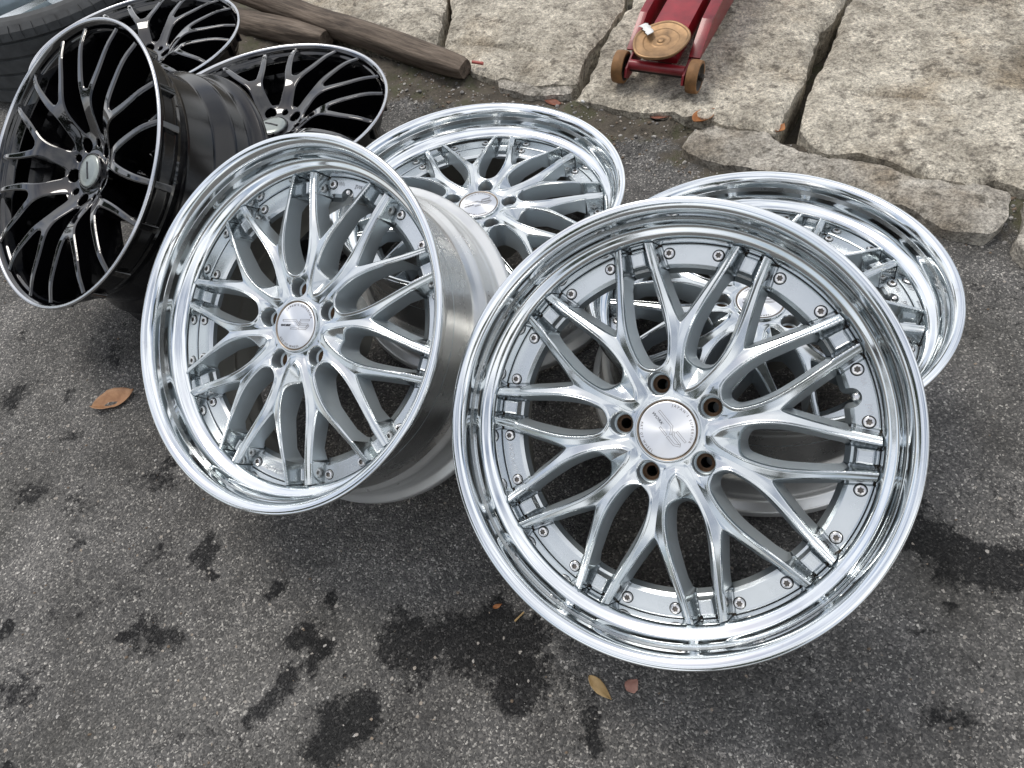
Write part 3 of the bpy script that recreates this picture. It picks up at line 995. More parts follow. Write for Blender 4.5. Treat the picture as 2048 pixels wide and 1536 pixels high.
ME_EMBLEM = stroke_mesh("emblem", emblem_strokes(0.0250), 0.00035, -0.0433, M_ENGRAVE)
ME_CAPWORD = text_mesh("cap_word", "WORK", 0.0060, M_INK, 0.0002, 0.3)
for v in ME_CAPWORD.vertices:
    v.co = (v.co.x - 0.0185, v.co.y * 0.8 + 0.0002, v.co.z - 0.0433)
ME_CAPTEXT1 = bend_text(text_mesh("cap_lettering", "ART OF WHEEL", 0.0042, M_ENGRAVE, 0.0001, 0, 1.5), 0.0312, R(-110), -0.0435, True)
ME_CAPTEXT2 = bend_text(text_mesh("cap_lettering_upper", "JAPAN'S SUPERIOR", 0.0042, M_ENGRAVE, 0.0001, 0, 1.7), 0.0300, R(75), -0.0435)
ME_RINGTEXT = bend_text(text_mesh("ring_lettering", "///WORK", 0.0095, M_EMBOSS, 0.0007, 0.35, 1.05), 0.2190, 0.0, -0.0776)
ME_VIA = bend_text(text_mesh("mark_via", "VIA", 0.0080, M_EMBOSS, 0.0007), 0.2215, R(4.4), -0.0776)
ME_JWL = bend_text(text_mesh("mark_jwl", "JWL", 0.0080, M_EMBOSS, 0.0007), 0.2215, R(-4.4), -0.0776)

def wheel_matrix(c, n, spin):
    n = Vector(n).normalized()
    u = Vector((0, 1, 0)).cross(n).normalized()
    v = n.cross(u)
    m = Matrix((u, v, n)).transposed().to_4x4()
    return Matrix.Translation(c) @ m @ Matrix.Rotation(R(spin), 4, 'Z')

def silver_wheel(c, n, spin, label, cap_spin=0.0):
    m = wheel_matrix(c, n, spin)
    root = empty("silver_wheel", m)
    tag(root, label, "wheel", "silver multi spoke wheels")
    obj("lip", ME_LIP, root)
    obj("barrel", ME_BARREL, root)
    obj("seam", ME_SEAM, root)
    obj("mounting_pad", ME_PAD, root)
    hub = obj("hub", ME_HUB, root)
    for j in range(5):
        a = j * 2 * DEG36
        obj("nut_hole", ME_SEAT, hub, (0.0572 * math.cos(a), 0.0572 * math.sin(a), 0))
    cap = obj("centre_cap", ME_CAP, root, rotz=R(cap_spin))
    obj("cap_ring", ME_CAPRING, cap)
    obj("emblem", ME_EMBLEM, cap)
    obj("lettering", ME_CAPWORD, cap)
    obj("lettering", ME_CAPTEXT1, cap)
    obj("lettering", ME_CAPTEXT2, cap)
    for k in range(10):
        a = (k + 0.5) * DEG36
        me = ME_SPOKE_M if k % 2 == 0 else (ME_SPOKE_V if k == 9 else ME_SPOKE_P)
        sp = obj("spoke", me, root, rotz=a)
        for sgn in (-1, 1):
            b = R(7.9) * sgn
            obj("bolt", ME_BOLT, sp, (0.2195 * math.cos(b), 0.2195 * math.sin(b), -0.0783), random.uniform(0, 1))
        if k == 4:
            obj("lettering", ME_RINGTEXT, sp)
        if k == 9:
            obj("lettering", ME_VIA, sp)
            obj("lettering", ME_JWL, sp)
            obj("valve", ME_VALVE, sp, (0.2105, 0, 0))
    return root

silver_wheel((0.154, 0.4372, 0.3548), (-0.38225, -0.4746, 0.79287), 3.4, "large silver wheel leaning in the right foreground, nearest the camera", -80)
silver_wheel((-0.3092, 0.7414, 0.3519), (-0.38997, -0.42707, 0.8158), 66.5, "silver wheel leaning at centre left beside the black wheels, outer barrel showing", -95)
silver_wheel((0.0060, 1.0940, 0.2470), (0.0196, 0.0174, 0.9997), -2, "silver wheel lying flat behind, between the two leaning silver wheels", 10)
silver_wheel((0.4010, 0.7255, 0.2489), (-0.0179, 0.0281, 0.9994), 12, "silver wheel lying flat at the right behind the nearest wheel, beside the stones", -20)

# ------------------------------------------------------------------ gloss black wheel
DEG40 = R(40)
_bz_r = [0.0, 0.03, 0.050, 0.070, 0.090, 0.115, 0.145, 0.19, 0.235, 0.262]
_bz_z = [-0.047, -0.047, -0.046, -0.040, -0.026, -0.011, -0.004, -0.001, -0.0025, -0.006]
_bz_fit = np.polyfit(_bz_r, _bz_z, 7)
_bez = []
for t_ in np.linspace(0, 1, 9):
    P0, P1, P2 = np.array((0.112, 0.0)), np.array((0.165, 0.034)), np.array((0.262 * math.cos(R(11.7)), 0.262 * math.sin(R(11.7))))
    _bez.append(tuple((1 - t_) ** 2 * P0 + 2 * t_ * (1 - t_) * P1 + t_ * t_ * P2))

def black_parts(x, y):
    ay = np.abs(y)
    r = np.hypot(x, y)
    arm = np.full(np.shape(x), 1e9)
    n = len(_bez) - 1
    for i in range(n):
        w0 = 0.0088 - 0.0036 * i / n
        w1 = 0.0088 - 0.0036 * (i + 1) / n
        arm = np.minimum(arm, capsule(x, ay, _bez[i], _bez[i + 1], w0, w1))
    trunk = capsule(x, ay, (0.04, 0), (0.126, 0), 0.0185, 0.0135)
    return r, arm, trunk

def black_solid(x, y):
    r, arm, trunk = black_parts(x, y)
    s = smin(smin(arm, trunk, 0.010), r - 0.066, 0.018)
    return np.maximum(s, r - 0.2565)

def black_z(x, y):
    r, arm, trunk = black_parts(x, y)
    s = smin(smin(arm, trunk, 0.010), r - 0.066, 0.018)
    z = np.polyval(_bz_fit, r)
    return z - 0.0022 * np.clip(1 + s / 0.0035, 0, 1) ** 2 + 0.0 * s

def black_hub_solid(x, y):
    s = np.full(np.shape(x), -1.0)
    for j in range(10):
        a = j * DEG36
        rad = 0.0130 if j % 2 == 0 else 0.0072
        s = np.maximum(s, rad - np.hypot(x - 0.0555 * math.cos(a), y - 0.0555 * math.sin(a)))
    return s

def black_hub_z(x, y):
    th = np.mod(np.arctan2(y, x) + DEG40 / 2, DEG40) - DEG40 / 2
    r = np.hypot(x, y)
    z = black_z(r * np.cos(th), r * np.sin(th))
    return z - 0.0012 * np.clip(1 + black_hub_solid(x, y) / 0.0016, 0, 1) ** 2

ME_BSPOKE = field_mesh("black_spoke_face", np.linspace(0.074, 0.2575, 170), np.linspace(-DEG40 / 2, DEG40 / 2, 151), lambda u, v: (u * np.cos(v), u * np.sin(v)),
                       black_solid, black_z, lambda x, y: np.interp(np.hypot(x, y), [0.07, 0.13, 0.26], [-0.085, -0.052, -0.046]), [M_BLACK, M_BLACK], draft=0.0015)
ME_BHUB = field_mesh("black_hub_face", np.linspace(0.028, 0.074, 46), np.linspace(0, 2 * math.pi, 451), lambda u, v: (u * np.cos(v), u * np.sin(v)),
                     black_hub_solid, black_hub_z, lambda x, y: np.full_like(x, -0.085), [M_BLACK, M_BLACK], back=False)
_bl = smooth_profile([(0.2430, -0.060), (0.2450, -0.030), (0.2520, -0.0175), (0.2560, -0.0150), (0.2580, -0.0080), (0.2625, -0.0030)], 0.003, 5)
ME_BLIP = lathe("black_lip", _bl[::-1], [M_BLACK], seg=200, sharp=None)
ME_BEDGE = lathe("rim_edge", smooth_profile([(0.2625, -0.0032), (0.2640, -0.0010), (0.2665, 0.0), (0.2690, -0.0008), (0.2700, -0.0034)], 0.0012, 4)[::-1], [M_BLACKEDGE], seg=200, sharp=None)
ME_BBARREL = lathe("black_barrel", smooth_profile([(0.2700, -0.0033), (0.2692, -0.0090), (0.2580, -0.0140), (0.2510, -0.022), (0.2500, -0.046), (0.2380, -0.062), (0.2290, -0.085), (0.2290, -0.140), (0.2440, -0.163), (0.2495, -0.172), (0.2500, -0.205), (0.2550, -0.2150), (0.2640, -0.2230), (0.2690, -0.2265), (0.2700, -0.2380), (0.2660, -0.2400), (0.2600, -0.2370), (0.2440, -0.2200), (0.2400, -0.1750), (0.2240, -0.1500), (0.2240, -0.090), (0.2430, -0.060)], 0.004, 4), [M_BLACKBARREL], seg=160, sharp=None)
ME_BPAD = lathe("black_pad", [(0.034, -0.070), (0.034, -0.128), (0.076, -0.128), (0.073, -0.080)], [M_BLACK], seg=64)
ME_BSEAT = lathe("black_nut_seat", [(0.0134, -0.070), (0.0134, -0.074), (0.0085, -0.079), (0.0070, -0.12)][::-1], [M_BLACK, M_DARKGAP], seg=32, seg_mats=[1, 0, 0], sharp=30)
ME_BCAP = lathe("black_cap_disc", smooth_profile([(0.0001, -0.0385), (0.022, -0.0392), (0.0300, -0.0410), (0.0318, -0.0440), (0.0318, -0.050)], 0.002, 4)[::-1], [M_CAPBLACK], seg=72, sharp=None)
ME_BCAPRING = lathe("black_cap_ring", smooth_profile([(0.0320, -0.049), (0.0322, -0.0425), (0.0335, -0.0415), (0.0352, -0.0440), (0.0355, -0.050)], 0.001, 3)[::-1], [M_BLACK], seg=72, sharp=None)
ME_BMARK = stroke_mesh("cap_mark", [[(-0.0010, -0.016), (0.0008, -0.016), (0.0014, 0.002), (0.0008, 0.016), (-0.0006, 0.016), (-0.0012, 0.003)]], 0.0022, -0.0382, M_INK)

def black_wheel(c, n, spin, label, mark=None):
    root = empty("black_wheel", wheel_matrix(c, n, spin))
    tag(root, label, "wheel", "gloss black multi spoke wheels")
    obj("lip", ME_BLIP, root)
    obj("rim_edge", ME_BEDGE, root)
    obj("barrel", ME_BBARREL, root)
    obj("mounting_pad", ME_BPAD, root)
    hub = obj("hub", ME_BHUB, root)
    for j in range(5):
        a = j * 2 * DEG36
        obj("nut_hole", ME_BSEAT, hub, (0.0555 * math.cos(a), 0.0555 * math.sin(a), 0))
    for k in range(9):
        obj("spoke", ME_BSPOKE, root, rotz=k * DEG40)
    cap = obj("centre_cap", ME_BCAP, root, rotz=R(mark or 0))
    obj("cap_ring", ME_BCAPRING, cap)
    obj("emblem", ME_BMARK, cap)
    return root

black_wheel((-0.7182, 1.2496, 0.3547), (-0.47028, -0.38504, 0.79409), 7.5, "gloss black wheel leaning at the left edge, nearest of the black ones", -25)
black_wheel((-0.4052, 1.5023, 0.2443), (0.016, -0.0018, 0.9999), 25, "gloss black wheel lying flat below the wooden beam", 30)
black_wheel((-0.7658, 1.9481, 0.2414), (0.0052, 0.0003, 1.0), 12, "gloss black wheel lying flat at the top left, beside the tyre", 0)

# ------------------------------------------------------------------ tyre on its wheel
M_TYRE = plain("tyre_rubber", (0.040, 0.043, 0.045), 0.72, var=0.35, scale=25, bump=0.3)
def tyre_thing():
    root = empty("tyre", Matrix.Translation((-1.165, 2.535, 0.0)))
    tag(root, "dark tyre lying on its side in the top left corner", "tyre")
    Rm, W = 0.345, 0.245
    prof = [(0.268, 0.02), (0.300, 0.003), (0.326, 0.010)]
    for zc in (0.030, 0.075, 0.118, 0.162):
        prof += [(Rm, zc), (Rm, zc + 0.034), (Rm - 0.007, zc + 0.036), (Rm - 0.007, zc + 0.042)]
    prof = prof[:-2]
    prof += [(Rm - 0.007, W - 0.047), (Rm - 0.007, W - 0.043), (Rm - 0.001, W - 0.041), (Rm - 0.006, W - 0.022), (Rm - 0.022, W - 0.008), (Rm - 0.034, W - 0.001), (Rm - 0.040, W - 0.0035), (Rm - 0.062, W), (0.268, W - 0.018), (0.250, W - 0.05), (0.250, 0.05), (0.268, 0.02)]
    obj("tread", lathe("tyre_tread", prof, [M_TYRE], seg=140, sharp=30), root)
    V, F = [], []
    n = 64
    for i in range(n):
        a = 2 * math.pi * i / n
        da = 2 * math.pi / n * 0.82
        b0 = len(V)
        for (rr, z) in ((Rm + 0.0006, W - 0.040), (Rm - 0.004, W - 0.020), (Rm - 0.019, W - 0.007)):
            for q in (a, a + da):
                V.append((rr * math.cos(q), rr * math.sin(q), z))
        for (rr, z) in ((Rm - 0.006, W - 0.043), (Rm - 0.012, W - 0.026), (Rm - 0.026, W - 0.013)):
            for q in (a, a + da):
                V.append((rr * math.cos(q), rr * math.sin(q), z))
        F += [(b0, b0 + 1, b0 + 3, b0 + 2), (b0 + 2, b0 + 3, b0 + 5, b0 + 4), (b0, b0 + 2, b0 + 8, b0 + 6), (b0 + 2, b0 + 4, b0 + 10, b0 + 8), (b0 + 1, b0 + 7, b0 + 9, b0 + 3), (b0 + 3, b0 + 9, b0 + 11, b0 + 5)]
    blocks = obj("shoulder_blocks", mesh_from("shoulder_blocks", V, F, [M_TYRE], False), root)
    obj("rim", lathe("tyre_rim", smooth_profile([(0.215, 0.03), (0.225, 0.15), (0.245, W - 0.035), (0.256, W - 0.014), (0.266, W - 0.014), (0.268, W - 0.03)], 0.004)[::-1], [M_SIDE], seg=96), root)
    for k in range(5):
        pts = np.array([(0.03, -0.022), (0.236, -0.030), (0.236, 0.030), (0.03, 0.022)])
        v = [(p[0], p[1], 0.175 + 0.02 * (p[0] / 0.24)) for p in pts] + [(p[0], p[1] * 1.15, 0.125) for p in pts]
        f = [(0, 1, 2, 3), (0, 4, 5, 1), (1, 5, 6, 2), (2, 6, 7, 3), (3, 7, 4, 0)]
        obj("spoke", mesh_from("tyre_wheel_spoke", v, f, [M_FACE], False), root, rotz=k * 2 * DEG36 + 0.3)
tyre_thing()

# ------------------------------------------------------------------ timber
def beam(name, a, b, w, h, label, seed, twist=0.0, taper=0.74):
    a, b = Vector(a), Vector(b)
    L_ = (b - a).length
    nl, nc = 130, 64
    V, F = [], []
    for i in range(nl + 1):
        t = i / nl
        for k in range(nc):
            an = 2 * math.pi * k / nc
            c, s = math.cos(an), math.sin(an)
            e = 0.66
            sx = math.copysign(abs(c) ** e, c) * w / 2
            sz = math.copysign(abs(s) ** e, s) * h / 2
            sc = 1 - (1 - taper) * max(0, (t - 0.75) / 0.25) ** 2
            sc *= 1 - 0.10 * max(0, (t - 0.985) / 0.015)
            V.append((t * L_, sx * sc, sz * sc))
    V = np.array(V)
    nz = 0.7 * fbm(V[:, 0] * 5, V[:, 1] * 30, V[:, 2] * 30, 4, seed) - 1.1 * np.clip(vnoise(V[:, 0] * 2.2, V[:, 1] * 95, V[:, 2] * 95, seed + 4) - 0.35, 0, 1)
    rad = np.hypot(V[:, 1], V[:, 2])[:, None]
    V[:, 1:] *= (1 + (0.10 * nz[:, None]))
    V[:, 2] += 0.010 * vnoise(V[:, 0] * 3, 0 * V[:, 0], seed * 1.0, seed)
    for i in range(nl):
        for k in range(nc):
            k2 = (k + 1) % nc
            F.append((i * nc + k, i * nc + k2, (i + 1) * nc + k2, (i + 1) * nc + k))
    F.append(tuple(range(nc))[::-1])
    F.append(tuple(nl * nc + k for k in range(nc)))
    me = mesh_from(name, V, [f[::-1] for f in F], [M_WOOD], True)
    bm = bmesh.new(); bm.from_mesh(me); bmesh.ops.recalc_face_normals(bm, faces=bm.faces); bm.to_mesh(me); bm.free()
    sharp_by_angle(me, 55)
    o = obj(name, me)
    d = (b - a).normalized()
    up = Vector((0, 0, 1))
    yv = up.cross(d).normalized()
    zv = d.cross(yv)
    o.matrix_world = Matrix.Translation(a) @ Matrix((d, yv, zv)).transposed().to_4x4() @ Matrix.Rotation(twist, 4, 'X')
    return tag(o, label, "wooden beam", "weathered wooden beams")
beam("wooden_beam", (-0.62, 2.56, 0.075), (0.045, 1.845, 0.052), 0.068, 0.064, "long weathered wooden beam whose end points at the red jack", 61, 0.35)
beam("wooden_beam", (-0.95, 2.72, 0.045), (-0.335, 2.19, 0.040), 0.080, 0.066, "shorter brown wooden beam behind the black wheels, under the long one", 62, -0.15)

# ------------------------------------------------------------------ red trolley jack
M_RED = plain("red_paint", (0.22, 0.010, 0.016), 0.34, var=0.45, scale=14, coat=0.2)
M_IRON = plain("rust_tan_iron", (0.24, 0.125, 0.05), 0.62, metallic=0.25, var=0.35, scale=40, bump=0.3)
M_IRONDARK = plain("greasy_iron", (0.03, 0.025, 0.02), 0.5, metallic=0.4, var=0.4)
M_SADDLE = plain("worn_saddle_metal", (0.31, 0.19, 0.095), 0.45, metallic=0.5, var=0.6, scale=17, bump=0.5)
M_PAPER = plain("white_paper", (0.78, 0.78, 0.76), 0.7, var=0.05)

def prism(name, outline, x0, x1, mat, bevel=0.0015):
    """outline in the (y, z) plane extruded along x"""
    bm = bmesh.new()
    a = [bm.verts.new((x0, p[0], p[1])) for p in outline]
    b = [bm.verts.new((x1, p[0], p[1])) for p in outline]
    n = len(outline)
    bm.faces.new(a)
    bm.faces.new(b[::-1])
    for i in range(n):
        bm.faces.new((a[i], b[i], b[(i + 1) % n], a[(i + 1) % n]))
    bmesh.ops.recalc_face_normals(bm, faces=bm.faces)
    if bevel:
        bmesh.ops.bevel(bm, geom=list(bm.edges), offset=bevel, segments=2, affect='EDGES', profile=0.6)
    me = bpy.data.meshes.new(name)
    bm.to_mesh(me)
    bm.free()
    me.materials.append(mat)
    me.polygons.foreach_set("use_smooth", np.ones(len(me.polygons), bool))
    sharp_by_angle(me, 40)
    return me

def jack():
    m = Matrix.Translation((0.487, 1.583, 0.056)) @ Matrix.Rotation(R(-35.0), 4, 'Z')
    root = empty("trolley_jack", m)
    tag(root, "red trolley jack with rusty round saddle standing on the stone slab", "jack")
    plate = [(-0.028, 0.030), (-0.010, 0.018), (0.06, 0.018), (0.62, 0.022), (0.62, 0.150), (0.40, 0.150), (0.12, 0.112), (0.03, 0.066), (-0.020, 0.050)]
    for s in (-1, 1):
        x0 = s * 0.070
        me = prism("side_plate", plate, x0 - 0.003, x0 + 0.003, M_RED)
        pl = obj("side_plate", me, root)
        fl = [(0.03, 0.066), (0.12, 0.112), (0.40, 0.150), (0.62, 0.150), (0.62, 0.155), (0.398, 0.155), (0.118, 0.117), (0.027, 0.071)]
        xa, xb = (x0 - 0.003, x0 + 0.024) if s > 0 else (x0 - 0.016, x0 + 0.003)
        obj("flange", prism("plate_flange", fl, xa, xb, M_RED, 0.001), pl)
    # front cross bar and axle
    bar = lathe("cross_bar", [(0.0001, -0.068), (0.0115, -0.068), (0.0115, 0.068), (0.0001, 0.068)][::-1], [M_RED], seg=28)
    o = obj("cross_bar", bar, root, (0, 0.000, 0.050))
    o.rotation_euler = (0, R(90), 0)
    ax = lathe("axle", [(0.0001, -0.108), (0.006, -0.108), (0.006, 0.108), (0.0001, 0.108)][::-1], [M_IRONDARK], seg=20)
    o = obj("axle", ax, root, (0, 0.004, 0.036))
    o.rotation_euler = (0, R(90), 0)
    wh = lathe("jack_wheel", smooth_profile([(0.0001, -0.008), (0.010, -0.008), (0.012, -0.006), (0.026, -0.006), (0.030, -0.0135), (0.0365, -0.0135), (0.0380, 0.0), (0.0365, 0.0135), (0.030, 0.0135), (0.026, 0.006), (0.012, 0.006), (0.010, 0.010), (0.0001, 0.010)], 0.0015, 3)[::-1], [M_IRON, M_IRONDARK], seg=48, sharp=40)
    rr = np.array([math.hypot(*p.center[:2]) for p in wh.polygons])
    wh.polygons.foreach_set("material_index", (rr < 0.0305).astype(np.int32))
    for s in (-1, 1):
        o = obj("wheel", wh, root, (s * 0.0915, 0.004, 0.0375))
        o.rotation_euler = (0, R(90), 0)
    nut = lathe("axle_nut", smooth_profile([(0.0001, 0.007), (0.0088, 0.007), (0.0095, 0.005), (0.0095, 0.0)], 0.001, 2)[::-1], [M_IRONDARK], seg=6, sharp=20)
    for s in (-1, 1):
        o = obj("axle_nut", nut, root, (s * 0.1055, 0.004, 0.0375))
        o.rotation_euler = (0, R(90 * s), 0)
        for yy, zz_ in ((0.16, 0.085), (0.30, 0.10)):
            o = obj("plate_bolt", nut, root, (s * 0.0731, yy, zz_))
            o.rotation_euler = (0, R(90 * s), 0)
    # lifting arm under the saddle
    arm = [(0.02, 0.052), (0.02, 0.072), (0.10, 0.105), (0.34, 0.128), (0.55, 0.128), (0.55, 0.070), (0.20, 0.058)]
    obj("rear_plate", prism("rear_plate", [(0.600, 0.030), (0.612, 0.030), (0.612, 0.140), (0.600, 0.140)], -0.066, 0.066, M_RED, 0.002), root)
    obj("lifting_arm", prism("lifting_arm", arm, -0.043, 0.043, M_RED, 0.004), root)
    post = lathe("saddle_post", [(0.020, 0.04), (0.020, 0.100), (0.0001, 0.100)][::-1], [M_IRONDARK], seg=24)
    obj("saddle_post", post, root, (0.006, 0.050, 0.0))
    sad = lathe("saddle", smooth_profile([(0.0001, 0.107), (0.0065, 0.107), (0.0075, 0.104), (0.012, 0.103), (0.020, 0.1045), (0.022, 0.1035), (0.040, 0.1045), (0.042, 0.1060), (0.058, 0.1070), (0.0605, 0.1095), (0.0650, 0.1095), (0.0655, 0.104), (0.060, 0.098), (0.036, 0.094), (0.0001, 0.093)], 0.002, 3)[::-1], [M_SADDLE], seg=56, sharp=50)
    for v in sad.vertices:
        a = math.atan2(v.co.y, v.co.x)
        k = 1 + 0.035 * math.sin(2 * a + 0.6) + 0.02 * math.sin(5 * a)
        v.co.x *= k
        v.co.y *= k * 0.96
    so = obj("saddle", sad, root, (0.006, 0.050, 0.0))
    so.rotation_euler = (R(13), R(-4), 0)
    # ram behind the cross bar
    ram = lathe("ram", [(0.0001, 0.0), (0.015, 0.0), (0.015, 0.16), (0.0001, 0.16)][::-1], [M_IRONDARK], seg=24)
    o = obj("ram", ram, root, (0.0, 0.05, 0.040))
    o.rotation_euler = (R(-85), 0, 0)
    # scrap of printed paper stuck on the saddle
    V, F = [], []
    for i in range(9):
        t = i / 8
        px_, py_ = -0.064 + 0.036 * t, 0.062 - 0.034 * t * t
        zz = 0.1135 + 0.002 * math.sin(t * 7)
        tr = 0.0025 * math.sin(i * 2.7)
        V += [(px_ - 0.005 + tr, py_ - 0.008, zz), (px_ + 0.006 - tr, py_ + 0.008, zz + 0.001)]
    F = [(2 * i, 2 * i + 2, 2 * i + 3, 2 * i + 1) for i in range(8)]
    me = mesh_from("paper_scrap", V, F, [M_PAPER], True)
    p = obj("paper_scrap", me)
    p.matrix_world = m
    mod = p.modifiers.new("thickness", 'SOLIDIFY')
    mod.thickness = 0.0006
    tag(p, "torn scrap of white printed paper stuck on the jack's saddle", "paper")
jack()

# ------------------------------------------------------------------ trees round the yard (mirrored in the polished metal)
def tree_meshes(seed):
    rg = np.random.default_rng(seed)
    V, F = [], []
    def tube(p, q, r0, r1, n=9):
        p, q = np.array(p, float), np.array(q, float)
        d = (q - p) / np.linalg.norm(q - p)
        u = np.cross(d, (0.3, 0.9, 0.2)); u /= np.linalg.norm(u)
        w = np.cross(d, u)
        b0 = len(V)
        for c, rr in ((p, r0), (q, r1)):
            for i in range(n):
                a_ = 2 * math.pi * i / n
                V.append(tuple(c + rr * (math.cos(a_) * u + math.sin(a_) * w)))
        for i in range(n):
            j = (i + 1) % n
            F.append((b0 + i, b0 + j, b0 + n + j, b0 + n + i))
    tube((0, 0, -0.2), (0.1, 0.05, 2.2), 0.22, 0.16)
    tube((0.1, 0.05, 2.1), (0.0, 0.1, 4.6), 0.16, 0.07)
    blobs = []
    for k in range(9):
        a_ = k * 2.4
        c = np.array((math.cos(a_) * rg.uniform(0.7, 1.7), math.sin(a_) * rg.uniform(0.7, 1.7), rg.uniform(2.9, 5.4)))
        tube((0.05, 0.07, rg.uniform(1.9, 3.2)), c, 0.08, 0.02, 6)
        blobs.append((c, rg.uniform(0.7, 1.15)))
    trunk = mesh_from("tree_trunk", V, F, [M_WOOD], True)
    LV, LF, LM = [], [], []
    for c, rad in blobs:
        for i in range(330):
            d = rg.standard_normal(3); d /= np.linalg.norm(d)
            p = c + d * rad * rg.uniform(0.55, 1.05) * np.array((1.15, 1.15, 0.8))
            u = rg.standard_normal(3); u /= np.linalg.norm(u)
            w = np.cross(u, rg.standard_normal(3)); w /= np.linalg.norm(w)
            l = rg.uniform(0.09, 0.17)
            b0 = len(LV)
            LV += [tuple(p - u * l), tuple(p + w * l * 0.45), tuple(p + u * l), tuple(p - w * l * 0.45)]
            LF.append((b0, b0 + 1, b0 + 2, b0 + 3))
            LM.append(int(rg.integers(0, 2)))
    crown = mesh_from("tree_crown", LV, LF, [plain("leaf_green_deep", (0.035, 0.065, 0.022), 0.6), plain("leaf_green", (0.06, 0.10, 0.03), 0.6)], False, LM)
    return trunk, crown

ME_TRUNK, ME_CROWN = tree_meshes(5)
for (tx, ty, tsc, trot) in ((-10.5, 5.5, 0.62, 0.3), (-10.0, 10.5, 0.75, 1.7), (-4.2, 13.5, 0.85, 2.9), (2.6, 14.5, 0.95, 4.1), (8.5, 11.0, 0.8, 5.3), (11.0, 4.0, 0.9, 0.9), (9.0, -5.5, 1.1, 2.2), (2.5, -9.5, 1.25, 3.4), (-5.0, -9.0, 1.15, 4.7), (-10.5, -2.0, 1.2, 5.8)):
    t_ = empty("tree", Matrix.Translation((tx, ty, 0)) @ Matrix.Rotation(trot, 4, 'Z') @ Matrix.Scale(tsc, 4))
    tag(t_, "green leafy tree outside the picture, mirrored in the polished wheels", "tree", "trees round the yard")
    obj("trunk", ME_TRUNK, t_)
    obj("crown", ME_CROWN, t_)

# ------------------------------------------------------------------ litter
def leaf_material(name, c0, c1):
    m, nt, b, N, L = new_mat(name)
    tc = node(nt, "ShaderNodeTexCoord")
    n = node(nt, "ShaderNodeTexNoise", Scale=60.0, Detail=7.0, Roughness=0.65)
    L.new(tc.outputs["Object"], n.inputs["Vector"])
    r = ramp(nt, [(0.3, c0), (0.7, c1)])
    L.new(n.outputs["Fac"], r.inputs["Fac"])
    L.new(r.outputs["Color"], b.inputs["Base Color"])
    b.inputs["Roughness"].default_value = 0.6
    return m
M_LEAF_TAN = leaf_material("dry_leaf_tan", (0.27, 0.135, 0.065), (0.45, 0.25, 0.13))
M_LEAF_ORANGE = leaf_material("dry_leaf_orange", (0.22, 0.075, 0.02), (0.40, 0.16, 0.045))
M_LEAF_RED = leaf_material("dry_leaf_red", (0.13, 0.04, 0.022), (0.27, 0.10, 0.06))
M_LEAF_STRAW = leaf_material("dry_leaf_straw", (0.34, 0.22, 0.09), (0.52, 0.36, 0.17))
M_PINK = leaf_material("pink_scrap", (0.34, 0.16, 0.12), (0.48, 0.27, 0.21))

def leaf(name, pos, length, width, ang, mat, label, curl=0.3, fold=0.2, seed=1, category="leaf", ragged=0.06):
    nl, nw = 18, 9
    V, F = [], []
    rg = np.random.default_rng(seed)
    edge = 1 + ragged * np.cumsum(rg.standard_normal(nl + 1)) * 0.4
    edge2 = 1 + ragged * np.cumsum(rg.standard_normal(nl + 1)) * 0.4
    for i in range(nl + 1):
        t = i / nl
        prof = (math.sin(math.pi * min(t * 1.02, 1) ** 0.85) ** 0.75) if 0 < t < 1 else 0.03
        for k in range(nw):
            s = (k / (nw - 1)) * 2 - 1
            wd = width / 2 * prof * (edge[i] if s < 0 else edge2[i])
            x = (t - 0.5) * length
            y = s * wd
            z = fold * abs(s) * wd + curl * (t - 0.45) ** 2 * length + 0.035 * length * math.sin(5 * t + 2.2 * s + seed)
            V.append((x, y, z))
    V = np.array(V)
    V[:, 2] -= np.percentile(V[:, 2], 6)
    for i in range(nl):
        for k in range(nw - 1):
            q = i * nw + k
            F.append((q, q + nw, q + nw + 1, q + 1))
    me = mesh_from(name, V, F, [mat], True)
    o = obj(name, me, None, pos, ang)
    md = o.modifiers.new("thickness", 'SOLIDIFY')
    md.thickness = 0.0006
    return tag(o, label, category)

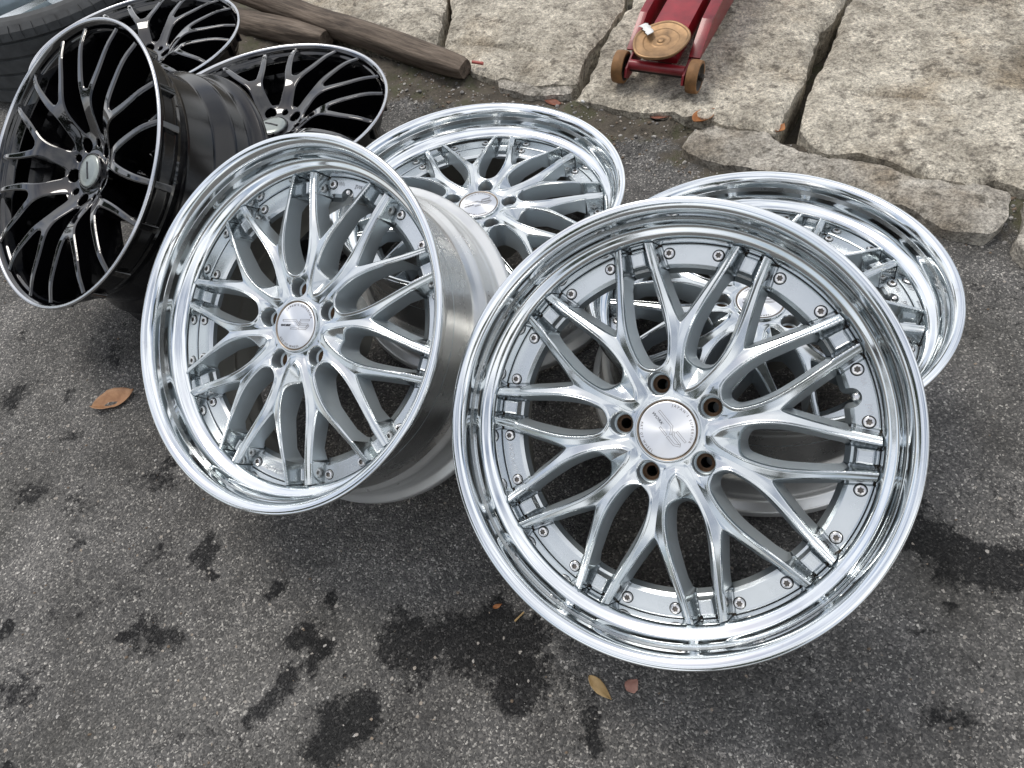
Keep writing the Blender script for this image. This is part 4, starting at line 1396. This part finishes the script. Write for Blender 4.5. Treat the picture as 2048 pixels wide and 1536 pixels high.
def gz(x, y):
    return float(ground_height(np.array([x]), np.array([y]))[0])
leaf("leaf", (-0.778, 0.975, gz(-0.778, 0.975) + 0.001), 0.088, 0.044, R(12), M_LEAF_TAN, "big brown leaf on the asphalt left of the leaning silver wheel", 0.6, 0.45, 3, ragged=0.09)
leaf("leaf", (0.036, 0.268, gz(0.036, 0.268) + 0.001), 0.043, 0.017, R(-58), M_LEAF_STRAW, "straw coloured leaf below the nearest silver wheel", 0.3, 0.3, 5)
leaf("leaf", (0.476, 1.508, gz(0.476, 1.508) + 0.008), 0.058, 0.028, R(-32), M_LEAF_RED, "reddish brown leaf by the front edge of the jack's slab", 0.2, 0.2, 6)
leaf("leaf", (0.560, 1.440, gz(0.560, 1.440) + 0.022), 0.062, 0.046, R(22), M_LEAF_ORANGE, "curled orange leaf where two stones meet in front of the jack", 0.9, 0.7, 8)
leaf("leaf", (0.245, 1.670, gz(0.245, 1.670) + 0.006), 0.050, 0.022, R(-40), M_LEAF_RED, "rusty leaf behind the top of the flat silver wheel", 0.3, 0.2, 9)
leaf("leaf", (0.708, 1.352, 0.036), 0.034, 0.022, R(40), M_LEAF_ORANGE, "small orange leaf in the foot of the dark gap between slabs", 0.8, 0.6, 10)
leaf("leaf", (-0.088, 0.412, gz(-0.088, 0.412) + 0.001), 0.014, 0.007, R(10), M_LEAF_ORANGE, "tiny orange leaf bit at the edge of the big oil stain", 0.3, 0.3, 11)
leaf("paper_scrap", (0.080, 0.264, gz(0.08, 0.264) + 0.001), 0.021, 0.019, R(30), M_PINK, "small pink scrap right of the straw coloured leaf", 0.2, 0.1, 12, "scrap", 0.16)

def stick(name, a, b, r, mat, label, category):
    a, b = Vector(a), Vector(b)
    L_ = (b - a).length
    me = lathe(name, smooth_profile([(0.0001, 0), (r, 0), (r * 0.9, L_ * 0.5), (r, L_), (0.0001, L_)], r * 0.4, 3)[::-1], [mat], seg=14, sharp=50)
    o = obj(name, me, None, a)
    o.rotation_euler = (b - a).to_track_quat('Z', 'Y').to_euler()
    return tag(o, label, category)
stick("twig", (-0.066, 0.383, gz(-.066, .383) + 0.002), (-0.050, 0.394, gz(-.05, .394) + 0.002), 0.0014, M_LEAF_STRAW, "short yellow straw on the big oil stain", "twig")
stick("cigarette_end", (0.308, 1.618, gz(0.308, 1.618) + 0.006), (0.330, 1.608, gz(0.33, 1.608) + 0.006), 0.0036, M_PAPER, "white cigarette end in front of the jack's slab", "cigarette")
stick("plastic_peg", (0.066, 1.862, 0.060), (0.094, 1.846, 0.058), 0.0045, plain("faded_red_plastic", (0.42, 0.10, 0.08), 0.5), "faded red peg at the end of the long beam", "peg")
